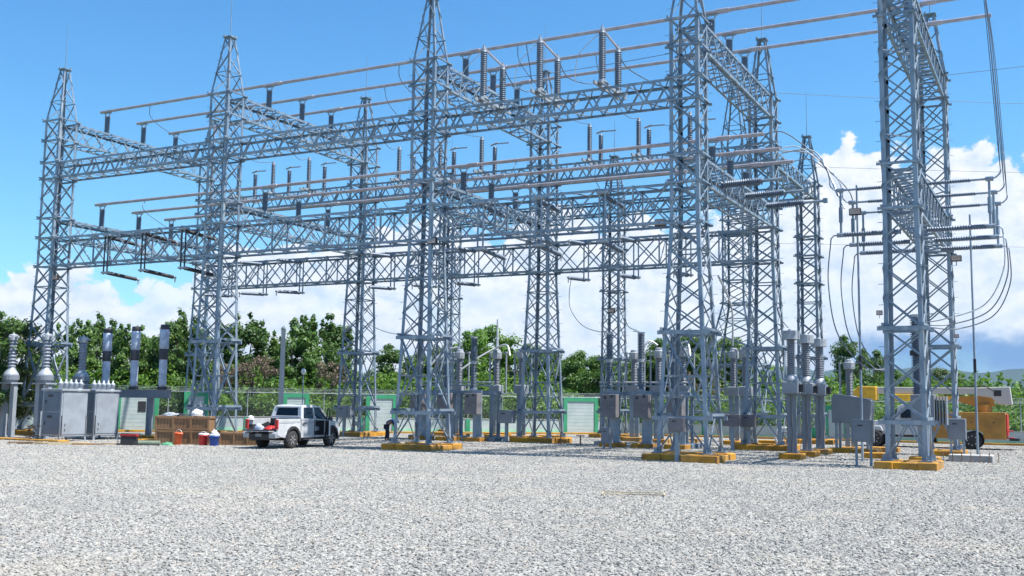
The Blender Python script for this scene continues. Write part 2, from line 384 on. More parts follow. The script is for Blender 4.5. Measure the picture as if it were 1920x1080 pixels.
def gravel_stones():
    # loose stones lie on the near part of the yard (one object, nobody could count them)
    me = bpy.data.meshes.new('gravel_stones')
    # visible wedge, as a fan of narrow strips from 10.5 m to 46 m from the camera
    vs = []; fs = []; n = 40; az0, az1 = rad(-68), rad(12)
    rings = [7.5+i*2.7 for i in range(25)]
    for r_ in rings:
        for k in range(n+1):
            a = az0+(az1-az0)*k/n; vs.append((sin(a)*r_, cos(a)*r_, .004))
    for i in range(len(rings)-1):
        for k in range(n): a = i*(n+1)+k; fs.append((a, a+1, a+n+2, a+n+1))
    me.from_pydata(vs, [], fs)
    o = bpy.data.objects.new('gravel_stones', me); COL.objects.link(o); tag(o, 'loose pale grey crushed stone spread over the yard', 'gravel', kind='stuff')
    gm = gravel_mat('gravel_stone', True); me.materials.append(gm)
    ng = bpy.data.node_groups.new('scatter_stones', 'GeometryNodeTree')
    ng.interface.new_socket('Geometry', in_out='INPUT', socket_type='NodeSocketGeometry')
    ng.interface.new_socket('Geometry', in_out='OUTPUT', socket_type='NodeSocketGeometry')
    N, L = ng.nodes, ng.links
    gi = N.new('NodeGroupInput'); go = N.new('NodeGroupOutput')
    dp = N.new('GeometryNodeDistributePointsOnFaces'); dp.distribute_method = 'RANDOM'; dp.inputs['Density'].default_value = 250
    L.new(gi.outputs[0], dp.inputs['Mesh'])
    ps = N.new('GeometryNodeInputPosition'); ln = N.new('ShaderNodeVectorMath'); ln.operation = 'LENGTH'; L.new(ps.outputs[0], ln.inputs[0])
    mr = N.new('ShaderNodeMapRange'); L.new(ln.outputs['Value'], mr.inputs[0]); mr.inputs[1].default_value = 22; mr.inputs[2].default_value = 60; mr.inputs[3].default_value = 420; mr.inputs[4].default_value = 120
    L.new(mr.outputs[0], dp.inputs['Density'])
    mr2 = N.new('ShaderNodeMapRange'); L.new(ln.outputs['Value'], mr2.inputs[0]); mr2.inputs[1].default_value = 22; mr2.inputs[2].default_value = 60; mr2.inputs[3].default_value = 1.; mr2.inputs[4].default_value = 1.6
    ico = N.new('GeometryNodeMeshIcoSphere'); ico.inputs['Radius'].default_value = 1.; ico.inputs['Subdivisions'].default_value = 1
    sp = N.new('GeometryNodeSetPosition'); L.new(ico.outputs[0], sp.inputs['Geometry'])
    nz = N.new('ShaderNodeTexNoise'); nz.inputs['Scale'].default_value = 1.3
    sub = N.new('ShaderNodeVectorMath'); sub.operation = 'SUBTRACT'; sub.inputs[1].default_value = (.5, .5, .5)
    mul = N.new('ShaderNodeVectorMath'); mul.operation = 'SCALE'; mul.inputs['Scale'].default_value = 1.5
    L.new(nz.outputs['Color'], sub.inputs[0]); L.new(sub.outputs[0], mul.inputs[0]); L.new(mul.outputs[0], sp.inputs['Offset'])
    sm = N.new('GeometryNodeSetMaterial'); sm.inputs['Material'].default_value = gm; L.new(sp.outputs[0], sm.inputs[0])
    ip = N.new('GeometryNodeInstanceOnPoints'); L.new(dp.outputs['Points'], ip.inputs['Points']); L.new(sm.outputs[0], ip.inputs['Instance'])
    rv = N.new('FunctionNodeRandomValue'); rv.data_type = 'FLOAT_VECTOR'; rv.inputs[0].default_value = (-.35, -.35, 0); rv.inputs[1].default_value = (.35, .35, 6.283); rv.inputs['Seed'].default_value = 3
    L.new(rv.outputs[0], ip.inputs['Rotation'])
    rs = N.new('FunctionNodeRandomValue'); rs.data_type = 'FLOAT_VECTOR'; rs.inputs[0].default_value = (.012, .012, .009); rs.inputs[1].default_value = (.058, .046, .028); rs.inputs['Seed'].default_value = 5
    vm = N.new('ShaderNodeVectorMath'); vm.operation = 'SCALE'; L.new(rs.outputs[0], vm.inputs[0]); L.new(mr2.outputs[0], vm.inputs['Scale'])
    L.new(vm.outputs[0], ip.inputs['Scale'])
    rt = N.new('FunctionNodeRandomValue'); rt.data_type = 'FLOAT'; rt.inputs['Seed'].default_value = 9
    st = N.new('GeometryNodeStoreNamedAttribute'); st.data_type = 'FLOAT'; st.domain = 'INSTANCE'; st.inputs['Name'].default_value = 'tone'
    L.new(ip.outputs[0], st.inputs['Geometry']); L.new(rt.outputs[1], st.inputs['Value'])
    L.new(st.outputs[0], go.inputs[0])
    md = o.modifiers.new('scatter', 'NODES'); md.node_group = ng
gravel_stones()

# ------------------------------------------------------------------ hills and haze
def hills():
    from mathutils import noise as nz
    for k, (dist, hmax, a0, a1, amp, seed) in enumerate(((4200, 200, -25, 30, .35, 3), (6400, 560, -80, 30, .3, 11))):
        mb = MB(); n = 160; rows = 7; vs = []
        for j in range(rows):
            for i in range(n+1):
                a = rad(a0+(a1-a0)*i/n); t = j/(rows-1)
                env = min(1, (i/n)*(2.2 if k == 0 else 3.5)) * (1 if k == 0 else min(1., .30+.70*max(0, min(1, (a0+(a1-a0)*i/n+24)/22))))
                h = hmax*env*(.62+amp*nz.fractal(V((a*7+seed, t*.8, seed)), 1., 2., 6)+.2*sin(a*9+seed))
                h *= t**1.15; d = dist+t*1500+60*nz.noise(V((a*40, t*4, 0)))
                vs.append((sin(a)*d, cos(a)*d, h+25*t*nz.fractal(V((a*60, t*5, 7)), 1., 2., 4)-2))
        fs = [(j*(n+1)+i, j*(n+1)+i+1, (j+1)*(n+1)+i+1, (j+1)*(n+1)+i) for j in range(rows-1) for i in range(n)]
        mb.add(vs, fs, True)
        tag(mb.build('hills', mat('hill_forest_%s' % ('near', 'far')[k], (.014, .035, .03), .95, 0, (.022, .05, .035), .002)), kind='structure')
hills()

# ------------------------------------------------------------------ lattice members
LV = [.36, 1.75, 5.3, 6.5, 7.65, 8.8, 9.95, 10.85, 11.7, 12.9, 14.1, 15.3, 16.3, 17.65, 18.9]
def half(z, wb):
    if z >= 9.95: return W/2
    return W/2+(wb-W)/2*(9.95-z)/(9.95-.36)
def tower(loc, label, wb=2.0, top=18.9, peak=22.2, tw=.42, mast=3., far=False, wide=W, group='lattice towers of the gantry grid', legw=.16, open_=0):
    root = thing('lattice_tower', label, 'lattice tower', (loc[0], loc[1], 0), 0, group)
    mt = 'steel_far' if far else 'steel'
    lv = [z for z in LV if z <= top+.01]
    if abs(lv[-1]-top) > .05: lv.append(top)
    if open_: lv = lv[:2]+[2.95, 4.15]+lv[2:]
    S4 = [(-1, -1), (1, -1), (1, 1), (-1, 1)]
    P = lambda s, z: V((s[0]*half(z, wb)*wide/W, s[1]*half(z, wb)*wide/W, z))
    for s in S4:
        mb = MB()
        for z0, z1 in ((.3, 9.95), (9.95, top)):
            ref = (0, 1, 0)
            # L-section leg: flanges run inward along x and y
            a, b = P(s, z0), P(s, z1); w_ = legw; t_ = .018
            pr = [(0, 0), (-s[0]*w_, 0), (-s[0]*w_, -s[1]*t_), (-s[0]*t_, -s[1]*t_), (-s[0]*t_, -s[1]*w_), (0, -s[1]*w_)]
            vs = [a+V((p[0], p[1], 0)) for p in pr]+[b+V((p[0], p[1], 0)) for p in pr]
            mb.add(vs, [(i, (i+1) % 6, 6+(i+1) % 6, 6+i) for i in range(6)]+[tuple(range(5, -1, -1)), tuple(range(6, 12))])
        a = P(s, .3); mb.box((a.x-s[0]*.06, a.y-s[1]*.06, .345), (.42, .42, .05))
        mb.box((a.x-s[0]*.05, a.y-s[1]*.05, .45), (.02, .34, .18)); mb.box((a.x-s[0]*.05, a.y-s[1]*.05, .45), (.34, .02, .18))
        if s in ((-1, -1), (1, 1)):      # step bolts
            z = 3.
            while z < top:
                a = P(s, z); mb.cyl(a, a+V((s[0]*.19, 0, 0)), .011, n=4); z += .8
        mb.build('leg', mt, root)
    mb = MB(); bw = .06
    for k in range(4):
        s, q = S4[k], S4[(k+1) % 4]; nrm = V((s[0]+q[0], s[1]+q[1], 0))/2
        def D(a, b, off, w_=bw):
            mb.ang(a-nrm*off, b-nrm*off, w_, .012, ref=tuple(nrm))
        for i in range(len(lv)-1):
            z0, z1 = lv[i], lv[i+1]
            A, B, C, Dd = P(s, z0), P(q, z0), P(s, z1), P(q, z1)
            if i == 0:
                mid = (C+Dd)/2; D(A, mid, .02); D(B, mid, .035)
            elif i == 1 and not open_:
                zc = (z0+z1)/2+.35; mid = (P(s, zc)+P(q, zc))/2; top_m = (C+Dd)/2
                D(A, Dd, .02, .075); D(B, C, .035, .075)
                q1, q2 = P(s, z0+(z1-z0)*.5), P(q, z0+(z1-z0)*.5); cc = (A+Dd)/2
                D(q1, q2, .05, .06); D(P(s, z0+(z1-z0)*.25), (A+B)/2*.5+cc*.5, .06, .05); D(P(q, z0+(z1-z0)*.25), (A+B)/2*.5+cc*.5, .06, .05)
                D(P(s, z0+(z1-z0)*.75), top_m, .06, .05); D(P(q, z0+(z1-z0)*.75), top_m, .06, .05)
            else:
                D(A, Dd, .02); D(B, C, .035)
            for E_, F_ in ((A, B), (B, A)):
                dr = (F_-E_).normalized(); g_ = E_+dr*.12-nrm*.012
                mb.bar(g_+V((0, 0, -.09)), g_+V((0, 0, .09)), .11, .012, ref=tuple(nrm))
            if i > 1 and (i+1) % 3 == 0 and open_ == 0: D(A, B, .05, .06)
    # plan bracing
    for z in (5.3, 9.95, 12.9, 16.3):
        if z < top: mb.bar(P(S4[0], z), P(S4[2], z), .05); mb.bar(P(S4[1], z+.06), P(S4[3], z+.06), .05)
    mb.build('bracing', mt, root)
    # projecting channel rings
    for z in [z for z in (1.75, 5.3) if top > 3]+[z for z in (9.95, 11.7, 12.9, 15.3, 16.3, 17.65, 18.9) if z <= top+.01 and not (open_ and z in (12.9, 15.3, 16.3))]:
        mb = MB(); big = z < 6; e = .16 if not big else .22; h = half(z, wb)*wide/W+.03; ch = .16 if big else .10
        for sgn in (-1, 1):
            mb.bar((-h-e, sgn*h, z), (h+e, sgn*h, z), .07, ch); mb.bar((sgn*h, -h-e, z+ch*.9), (sgn*h, h+e, z+ch*.9), .07, ch*.7)
        mb.build('collar', mt, root)
    # spire
    if peak > top:
        mb = MB(); n = max(2, round((peak-top)/1.1)); hw = lambda z: wide/2+(tw/2-wide/2)*(z-top)/(peak-top)
        Q = lambda s, z: V((s[0]*hw(z), s[1]*hw(z), z))
        zs = [top+(peak-top)*(1-(1-i/n)**1.15) for i in range(n+1)]
        for s in S4:
            a, b = Q(s, top), Q(s, peak); w_ = .11; t_ = .014
            pr = [(0, 0), (-s[0]*w_, 0), (-s[0]*w_, -s[1]*t_), (-s[0]*t_, -s[1]*t_), (-s[0]*t_, -s[1]*w_), (0, -s[1]*w_)]
            mb.add([a+V((p[0], p[1], 0)) for p in pr]+[b+V((p[0], p[1], 0)) for p in pr], [(i, (i+1) % 6, 6+(i+1) % 6, 6+i) for i in range(6)])
        for k in range(4):
            s, q = S4[k], S4[(k+1) % 4]; nr = V((s[0]+q[0], s[1]+q[1], 0))/2
            for i in range(n):
                A, B = (s, q) if i % 2 else (q, s)
                mb.ang(Q(A, zs[i])-nr*.02, Q(B, zs[i+1])-nr*.02, .055, .01, ref=tuple(nr))
                if i % 2: mb.ang(Q(s, zs[i]), Q(q, zs[i]), .05, .01)
        for i in range(4):
            z = top+.5+i*.75
            if z < peak-.2: a = Q((-1, -1), z); mb.cyl(a, a+V((-.18, 0, 0)), .011, n=4)
        mb.box((0, 0, peak+.03), (tw+.16, tw+.16, .05)); mb.cyl((-tw/2, -tw/2, peak+.05), (-tw/2, -tw/2, peak+.16), .07, n=6); mb.cyl((tw/2, tw/2, peak+.05), (tw/2, tw/2, peak+.16), .07, n=6)
        mb.build('spire', mt, root)
    if mast:
        mb = MB(); mb.cyl((0, 0, peak), (0, 0, peak+mast*.45), .025, .022, 6); mb.cyl((0, 0, peak+mast*.45), (0, 0, peak+mast), .018, .008, 6)
        mb.build('lightning_rod', mt, root)
    return root

def footing(x, y, label, w=3.7, d=3.9, lw=2.0):
    root = thing('concrete_footing', label, 'footing', (x, y, 0), 0, 'yellow concrete footings')
    e = R.uniform(-.05, .05)
    for sgn in (-1, 1):
        mb = MB(); mb.box((.0+e, sgn*lw/2, .145), (w, .85, .29), bev=.025); mb.build('footing_beam', 'yellow', root)
    for sx in (-1, 1):
        mb = MB(); mb.box((sx*lw/2, 0, .125), (.66, d*.55-.4, .25), bev=.02); mb.build('cross_beam', 'yellow', root)
        for sy in (-1, 1):
            mb = MB(); mb.box((sx*lw/2+R.uniform(-.05, .05), sy*(lw/2+.03)+R.uniform(-.05, .05), .15), (.66, .92, .306+R.uniform(-.01, .02)), bev=.02); mb.build('pedestal', 'yellow', root)
    return root

nmT = ['far left end', 'second from the left, behind the stacked crates', 'beside the bending worker', 'tall centre right, front row', 'nearest, rising out of the top of the picture']
TL = ['slim grey lattice tower at the far left behind the two grey cabinets',
      'grey lattice tower with tall spire rising behind the brown crates and pickup',
      'grey lattice tower with yellow footing where the bending worker stands',
      'broad grey lattice tower in the front row just left of the three capped transformers',
      'nearest grey lattice tower running out of the top edge beside the tall grey unit']
FL = ['lattice tower half hidden directly behind the tower next to the crates',
      'lattice tower with short spire rising just right of the white pickup',
      'lattice tower left of the green framed white wall panel',
      'lattice tower with clear spire behind the three capped transformers',
      'lattice tower with bright right leg next to the bucket truck bed']
o_ = MB().box((0, 0, .155), (1.5, 1.1, .32), bev=.02).build('footing_block', 'yellow', None, (-12.75, 40.98, 0)); tag(o_, 'wide yellow block at the front right corner of the centre right footing', 'footing')
for i, x in enumerate(CX):
    tower((x, YT), TL[i], wb=(1.9, 1.8, 2.0, 2.2, 1.5)[i], mast=(3., 3.2, 3., 3., 3.)[i], open_=i == 4)
    tower((x, YF), FL[i], wb=(1.8, 1.9, 2.0, 2.0, 1.4)[i], mast=3., open_=i == 4)
    lw = (1.9, 1.8, 2.0, 2.2, 1.5)[i]
    footing(x, YT, ['yellow footing under the far left lattice tower', 'yellow footing behind the wooden crates', 'yellow footing under the tower beside the bending worker',
                    'large L shaped yellow footing under the centre right front tower', 'bright yellow footing under the nearest lattice tower'][i], w=(2.7, 2.6, 2.75, 3.1, 2.1)[i], d=(3.2, 3.2, 3.2, 3.6, 2.4)[i], lw=lw)
    footing(x, YF, ['yellow footing at the rear of the paired left towers', 'yellow footing just right of the pickup', 'yellow footing left of the green framed panel',
                    'yellow footing under the tower behind the three capped transformers', 'yellow footing beside the grey concrete slab at the right'][i], w=(2.5, 2.6, 2.7, 2.8, 2.0)[i], d=3.0, lw=(1.8, 1.9, 2.0, 2.0, 1.4)[i])
GXS = [(-40.2, 'thin far lattice tower showing behind the tower with the worker', 3.), (-27.0, 'thin far lattice tower right of the green framed panel', 2.6), (-13.8, 'lattice tower with spire and rod standing alone against the white cloud', 3.)]
for x, lb, ms in GXS:
    tower((x, YG), lb, wb=1.5, top=16.3, peak=19.4, mast=ms, far=True, wide=1.25, legw=.15)
    footing(x, YG, {-40.2: 'far yellow footing behind the tower with the worker', -27.0: 'far yellow footing right of the green framed panel', -13.8: 'far yellow footing in front of the white service truck cab'}[x], w=2.8, d=3., lw=1.5)
tower((-21.6, 78.), 'wide legged transmission pylon seen through the front right towers', wb=4.6, top=22.5, peak=27.5, mast=0, far=True, wide=1.7, group='transmission pylons outside the yard', legw=.14)

# ------------------------------------------------------------------ beams
def beam(a, b, z0, z1, label, w=W, panel=1.2, far=False, xb=False, posts=False, dense=False):
    """box truss between two towers; a,b are (x,y) of tower axes"""
    A, B = V((a[0], a[1], 0)), V((b[0], b[1], 0)); d = (B-A).normalized(); nrm = V((-d.y, d.x, 0))
    A = A+d*W/2; L_ = (B-A).length-W/2; root = thing('lattice_beam', label, 'lattice beam', (A.x, A.y, z0), math.atan2(d.y, d.x), 'lattice beams between towers')
    h = z1-z0; mt = 'steel_far' if far else 'steel'; hw = w/2-.04
    for sy in (-1, 1):
        for z in (0, h):
            mb = MB(); mb.ang((0.01, sy*hw, z), (L_-.01, sy*hw, z), .12, .016, ref=(0, 0, 1), fx=sy, fy=(1 if z == 0 else -1)); mb.build('chord', mt, root)
    n = max(4, round(L_/panel)); st = L_/n; mb = MB()
    for i in range(n):
        x0, x1 = i*st, (i+1)*st; xm = (x0+x1)/2
        for sy in (-1, 1):
            if xb:
                mb.ang((x0, sy*(hw-.03), 0), (x1, sy*(hw-.03), h), .06, .01, ref=(0, 1, 0)); mb.ang((x1, sy*(hw-.045), 0), (x0, sy*(hw-.045), h), .06, .01, ref=(0, 1, 0))
            else:
                mb.ang((x0, sy*(hw-.03), 0), (xm, sy*(hw-.03), h), .07, .01, ref=(0, 1, 0)); mb.ang((xm, sy*(hw-.03), h), (x1, sy*(hw-.03), 0), .07, .01, ref=(0, 1, 0))
        for z in (.03, h-.03):
            mb.ang((x0, -hw, z), (xm, hw, z), .06, .01); mb.ang((xm, hw, z), (x1, -hw, z), .06, .01)
            if dense and z > h/2: mb.ang((x0, hw, z-.012), (xm, -hw, z-.012), .06, .01); mb.ang((xm, -hw, z-.012), (x1, hw, z-.012), .06, .01)
        if i % 2 == 0:
            mb.bar((x0+.01, -hw, 0), (x0+.01, hw, h), .045)
    if posts:
        for i in range(0, n+1, 2):
            for sy in (-1, 1): mb.bar((min(i*st+.02, L_-.02), sy*(hw-.01), 0), (min(i*st+.02, L_-.02), sy*(hw-.01), h), .07)
    mb.build('web_bracing', mt, root)
    return root
bays = ['left end bay', 'bay behind the pickup', 'wide middle bay']
rowN = {YT: 'front', YF: 'middle', YG: 'far'}
for yy in (YT, YF):
    for i in range(3):
        beam((CX[i], yy), (CX[i+1], yy), 15.3, 16.3, 'upper box truss of the %s tower row in the %s' % (rowN[yy], bays[i]), panel=1.25)
        beam((CX[i], yy), (CX[i+1], yy), 9.95, 11.7, 'lower crossed box truss of the %s tower row in the %s' % (rowN[yy], bays[i]), xb=True, panel=1.65, posts=True)
for i in range(2):
    xs = [-40.2, -27.0, -13.8]
    beam((xs[i], YG), (xs[i+1], YG), 15.3, 16.2, 'thin box truss linking the far towers, %s' % ('left span' if i == 0 else 'right span'), w=1.1, far=True)
tl = ['at the left end', 'at the tower behind the crates', 'at the tower with the worker', 'at the centre right front tower', 'at the nearest tower on the right']
for i, x in enumerate(CX):
    beam((x, YT), (x, YF), 17.65, 18.9, 'upper cross truss running back %s' % tl[i], panel=1.15, xb=True, dense=True)
    beam((x, YT), (x, YF), (11.7 if i < 4 else 9.9), (12.9 if i < 4 else 11.7), 'lower cross truss running back %s' % tl[i], panel=1.15, xb=True, dense=True)
beam((-13.8, YF), (-13.8, YG), 15.3, 16.2, 'short truss joining the capped transformer tower to the lone far tower', w=1.1, far=True)

# ------------------------------------------------------------------ insulators and busbars
def shed_prof(z0, z1, rc, rs, pitch_=.075):
    n = max(3, round((z1-z0)/pitch_)); p = []; st = (z1-z0)/n
    for i in range(n): z = z0+i*st; p += [(rc, z), (rs, z+st*.25), (rs*.97, z+st*.4), (rc, z+st*.75)]
    p.append((rc, z1)); return p
def mk_post(h=1.35, rc=.135, rs=.175, m_='porc', name='post_insulator', pitch_=.11, clamp=True):
    def f():
        r = thing(name, '', 'insulator')
        MB().cyl((0, 0, 0), (0, 0, .06), rs*1.15, n=10).build('base_flange', 'cast', r)
        MB().lathe((0, 0, 0), shed_prof(.06, h, rc, rs, pitch_), 12).build('porcelain_body', m_, r)
        mb = MB().cyl((0, 0, h), (0, 0, h+.07), rc*1.25, n=10)
        if clamp:
            mb.tube([(-.2, 0, h+.28), (-.19, 0, h+.16), (-.1, 0, h+.08), (.1, 0, h+.08), (.19, 0, h+.16), (.2, 0, h+.28)], .035, 6)
            mb.box((0, 0, h+.31), (.66, .1, .05))
        mb.build('clamp_cap', 'cast', r); return r
    return f
ordn = ['nearest', 'middle', 'farthest']
def dd(z): return z
post = Once(mk_post())
atx = ['at the far left tower', 'at the crates tower', 'at the worker tower', 'at the centre right tower', 'at the nearest tower']
for lev, zt, zb in (('upper', 18.95, Z_UP), ('lower', 12.95, Z_LO)):
    for i, x in enumerate(CX):
        if lev == 'lower' and i == 4: continue
        for k, y in enumerate(PH):
            post((x, y, zt), '%s of three insulators on the %s cross truss %s' % (ordn[k], lev, atx[i]), group='post insulators under the busbars', sc_=(1, 1, (zb-zt-.12)/1.68))
def busbar(x0, x1, y, z, label):
    root = thing('busbar', label, 'busbar', (x0, y, z), 0, 'tubular busbars')
    n = 14; pts = []
    mb = MB()
    L_ = x1-x0
    mb.tube([(0, 0, 0), (L_, 0, 0)], .09, 12); mb.cyl((-.02, 0, 0), (.02, 0, 0), .1, n=12); mb.cyl((L_-.02, 0, 0), (L_+.04, 0, 0), .1, n=12)
    mb.build('tube', 'alu', root)
    for x in CX[1:]:
        if x0 < x-1 and x+1.2 < x1:
            MB().cyl((x-x0+.25, 0, 0), (x-x0+.85, 0, 0), .125, n=12).build('expansion_coupler', 'alu', root)
    return root
for k, y in enumerate(PH):
    busbar(-54.1, -2.25, y, Z_UP, '%s of the three upper pinkish tubular busbars' % ordn[k])
    busbar(-54.1, -11.45, y, Z_LO, '%s of the three lower tubular busbars' % ordn[k])

def cable(pts, label, r=.022, m_='cable', group=None, sag=0., name='cable', n=14):
    """smooth cable through points"""
    P = [V(p) for p in pts]; out = []
    if len(P) == 2:
        for i in range(n+1):
            t = i/n; p = P[0].lerp(P[1], t); p.z -= sag*4*t*(1-t); out.append(p)
    else:
        Q = [P[0]]+P+[P[-1]]
        for i in range(1, len(Q)-2):
            for j in range(n if i < len(Q)-3 else n+1):
                t = j/n; a, b, c, d = Q[i-1:i+3]
                out.append(.5*((2*b)+(-a+c)*t+(2*a-5*b+4*c-d)*t*t+(-a+3*b-3*c+d)*t*t*t))
    o = MB().tube(out, r, 6).build(name, m_); tag(o, label, 'cable', group)
    return o

# pairs of tall insulators with linking arm on the long upper beams
def mk_disc():
    r = thing('disconnector', '', 'disconnector')
    for y, h in ((-.9, 2.35), (1.0, 2.05)):
        p = MB().lathe((0, y, 0), shed_prof(.12, h, .13, .17, .10), 12).build('insulator', 'porc', r)
        MB().cyl((0, y, 0), (0, y, .12), .2, n=10).build('flange', 'cast', p)
        MB().cyl((0, y, h), (0, y, h+.12), .12, n=8).cyl((0, y, h+.12), (0, y, h+.3), .05, n=6).build('terminal', 'cast', p)
    MB().bar((0, -1.0, 2.5), (0, 1.15, 2.16), .07, .09).build('switch_arm', 'alu', r)
    MB().box((-.16, .05, -.06), (.09, 3.0, .14)).box((.16, .05, -.06), (.09, 3.0, .14)).box((0, -.9, -.0), (.5, .5, .03)).box((0, 1., -.0), (.5, .5, .03)).build('base_channel', 'plate', r)
    return r
disc = Once(mk_disc)
XD = [(-50.8, -47.7, -44.6), (-37.3, -34.2, -31.2), (-23.95, -20.9, -17.85)]
ord3 = ['left', 'middle', 'right']
for j, x in enumerate((-23.55, -20.6, -17.52)):
    disc((x, YT+.1, 16.42), '%s of three tall paired insulator switches on the front upper truss' % ord3[j], group='paired insulator switches on the upper trusses')
def mk_disc2():
    r = thing('disconnector', '', 'disconnector')
    p = MB().lathe((0, -.2, 0), shed_prof(.1, 2.05, .115, .15, .10), 12).build('insulator', 'porc', r)
    MB().cyl((0, -.2, 2.05), (0, -.2, 2.2), .1, n=8).build('terminal', 'cast', p)
    p = MB().lathe((0, 1.5, 0), shed_prof(.1, 1.95, .115, .15, .10), 12).build('insulator', 'porc', r)
    MB().bar((-.1, 1.5, 2.15), (1.0, 1.5, 2.12), .05, .07).build('switch_arm', 'alu', r)
    MB().cyl((-.3, 1.5, 2.08), (.2, 1.5, 2.2), .06, n=6).build('terminal', 'cast', p)
    MB().box((-.16, .5, -.05), (.09, 2.8, .14)).box((.16, .5, -.05), (.09, 2.8, .14)).box((0, -.2, .03), (.5, .5, .03)).build('base_channel', 'plate', r)
    return r
disc2 = Once(mk_disc2)
for b, xs in enumerate(XD):
    for j, x in enumerate(xs):
        disc2((x, YF, 16.42), '%s of three insulator switches on the middle upper truss in the %s' % (ord3[j], bays[b]), group='paired insulator switches on the upper trusses')

# vertical-break switches hung on the lower long beams
def mk_vb(m_, vm, gname='hanging_switch', d=1):
    def f():
        r = thing(gname, '', 'switch')
        for sx in (-.14, .14): MB().bar((sx, -.05*d, -.65), (sx, -.05*d, 1.65), .06, .06).build('frame_post', vm, r)
        MB().box((0, -.0, -.55), (.5, .3, .1)).box((0, 0, 1.6), (.5, .3, .1)).build('mounting_plate', 'plate', r)
        for z in (-.55, 1.5):
            a = MB().lathe((0, .12*d, z), shed_prof(.0, 2.15, .075, .115, .1), 10, (0, d, -.06)).build('insulator_arm', m_, r)
            MB().cyl((0, 2.25*d, z-.13), (0, 2.45*d, z-.14), .07, n=8).bar((0, 2.4*d, z-.1), (0, 2.4*d, z-.42), .05).build('end_terminal', 'cast', a)
        return r
    return f
vbk = Once(mk_vb('dark', 'dark')); vbg = Once(mk_vb('porc', 'steel')); vbf = Once(mk_vb('porc', 'steel', d=-1))
for j, x in enumerate((-48.15, -45.2, -42.2)):
    vbk((x, YT-W/2-.06, 9.9), '%s of three black wrapped switches hung on the left end truss' % ord3[j], group='switches hung on the lower trusses')
for j, x in enumerate((-23.6, -20.6, -17.5)):
    vbg((x, YT-W/2-.06, 9.9), '%s of three grey hanging switches on the front lower truss, middle bay' % ord3[j], group='switches hung on the lower trusses')
for b, xs in enumerate(XD):
    for j, x in enumerate(xs):
        vbf((x, YF+W/2+.06-1.35, 9.9), '%s of three grey hanging switches on middle row lower truss, %s' % (ord3[j], bays[b]), group='switches hung on the lower trusses')

# double-sided switches at the nearest tower (left and right of the cross truss)
def mk_side(d):
    def f():
        r = thing('side_switch', '', 'switch')
        for z, th in ((1.95, .085), (0, .12)):
            a = MB().lathe((d*.5, 0, z), shed_prof(0, 1.75 if z else 2.3, th*.7, th, .1), 10, (d, 0, 0)).build('insulator_arm', 'porc', r)
            if z: MB().cyl((d*2.2, 0, z), (d*3., 0, z), .05, n=8).build('tube_end', 'steel', a)
            MB().cyl((d*2.8, 0, z), (d*3.1, 0, z), .1, n=8).build('end_cap', 'steel', a)
        b = MB().cyl((d*2.93, 0, 0), (d*2.93, 0, 1.95), .05, n=8).cyl((d*2.93, 0, .55), (d*2.93, 0, 1.2), .085, n=8).build('switch_blade', 'steel', r)
        MB().tube([(d*3.05, 0, 0), (d*3.25, 0, -.02), (d*3.36, 0, -.14), (d*3.38, 0, -.35)], .03, 6).build('lower_elbow', 'steel', r)
        MB().tube([(d*3.05, 0, 1.95), (d*3.2, 0, 2.0), (d*3.34, 0, 2.14), (d*3.38, 0, 2.3)], .03, 6).build('upper_elbow', 'steel', r)
        return r
    return f
sL, sR = Once(mk_side(-1)), Once(mk_side(1))
for k, y in enumerate(PH):
    sL((CX[4], y, 9.65), '%s of three switches reaching left from the nearest right tower truss' % ordn[k], group='switches on the right end truss')
    sR((CX[4], y, 9.65), '%s of three switches reaching right from the nearest right tower truss' % ordn[k], group='switches on the right end truss')
    # vertical rods on the truss
def mk_hz():
    r = thing('strain_insulator', '', 'insulator')
    MB().lathe((0, 0, 0), shed_prof(0, 1.9, .1, .19, .1), 12, (1, 0, .02)).build('porcelain_body', 'porc', r)
    MB().cyl((1.88, 0, .04), (2.9, 0, .06), .07, n=8).box((2.9, 0, .06), (.2, .22, .22)).build('end_fitting', 'steel', r)
    return r
hz = Once(mk_hz)
for k, y in enumerate(PH):
    hz((-13.4+.3*k, y+.1, 12.3-.0*k), '%s of three horizontal ribbed insulators right of the centre right tower' % ordn[k], group='horizontal strain insulators')

# ------------------------------------------------------------------ cables
gD = 'thin droppers hanging from the busbars'
for b, xs in enumerate(XD):
    for j, x in enumerate(xs):
        y = PH[j if b != 1 else 2-j]
        x = x+(1. if b == 0 and j == 0 else 0)
        p0 = (x, y, Z_UP-.1)
        cable([p0, (x+.05, y+.6, Z_UP-1.1), (x, y+.62*(YF-y), 18.6-.3), (xs[j], YF-.2, 18.6)], 'thin dropper from upper busbar to %s switch, %s' % (ord3[j], bays[b]), .02, 'cable', gD, name='dropper_cable')
        cable([(x, y, Z_LO-.1), (x, y+.4, Z_LO-.9), (xs[j]+.1, YF-2.6, 11.9)], 'thin dropper from lower busbar to %s hanging switch, %s' % (ord3[j], bays[b]), .02, 'cable', gD, name='dropper_cable')
for j, x in enumerate((-23.55, -20.6, -17.52)):
    cable([(x, YT+1.05, 18.7), (x+.2, YT+1.8, 17.9), (x+.6, YT+3., 17.9), (x+.1, PH[j], Z_UP-.1)] if j == 0 else [(x, YT+1.05, 18.7), (x+.25, YT+1.9, 17.8), (x+.3, PH[j]-1, 18.6), (x, PH[j], Z_UP-.1)],
          'slack cable from the %s tall insulator pair up to a busbar' % ord3[j], .025, 'cable', gD, name='dropper_cable')
    cable([(x, YT-.7, 18.9), (x-1.2, YT-.6, 18.0), (x-1.5, YT-.4, 16.8)], 'bright slack cable beside the %s tall insulator pair' % ord3[j], .02, 'cable_light', gD, name='slack_cable')
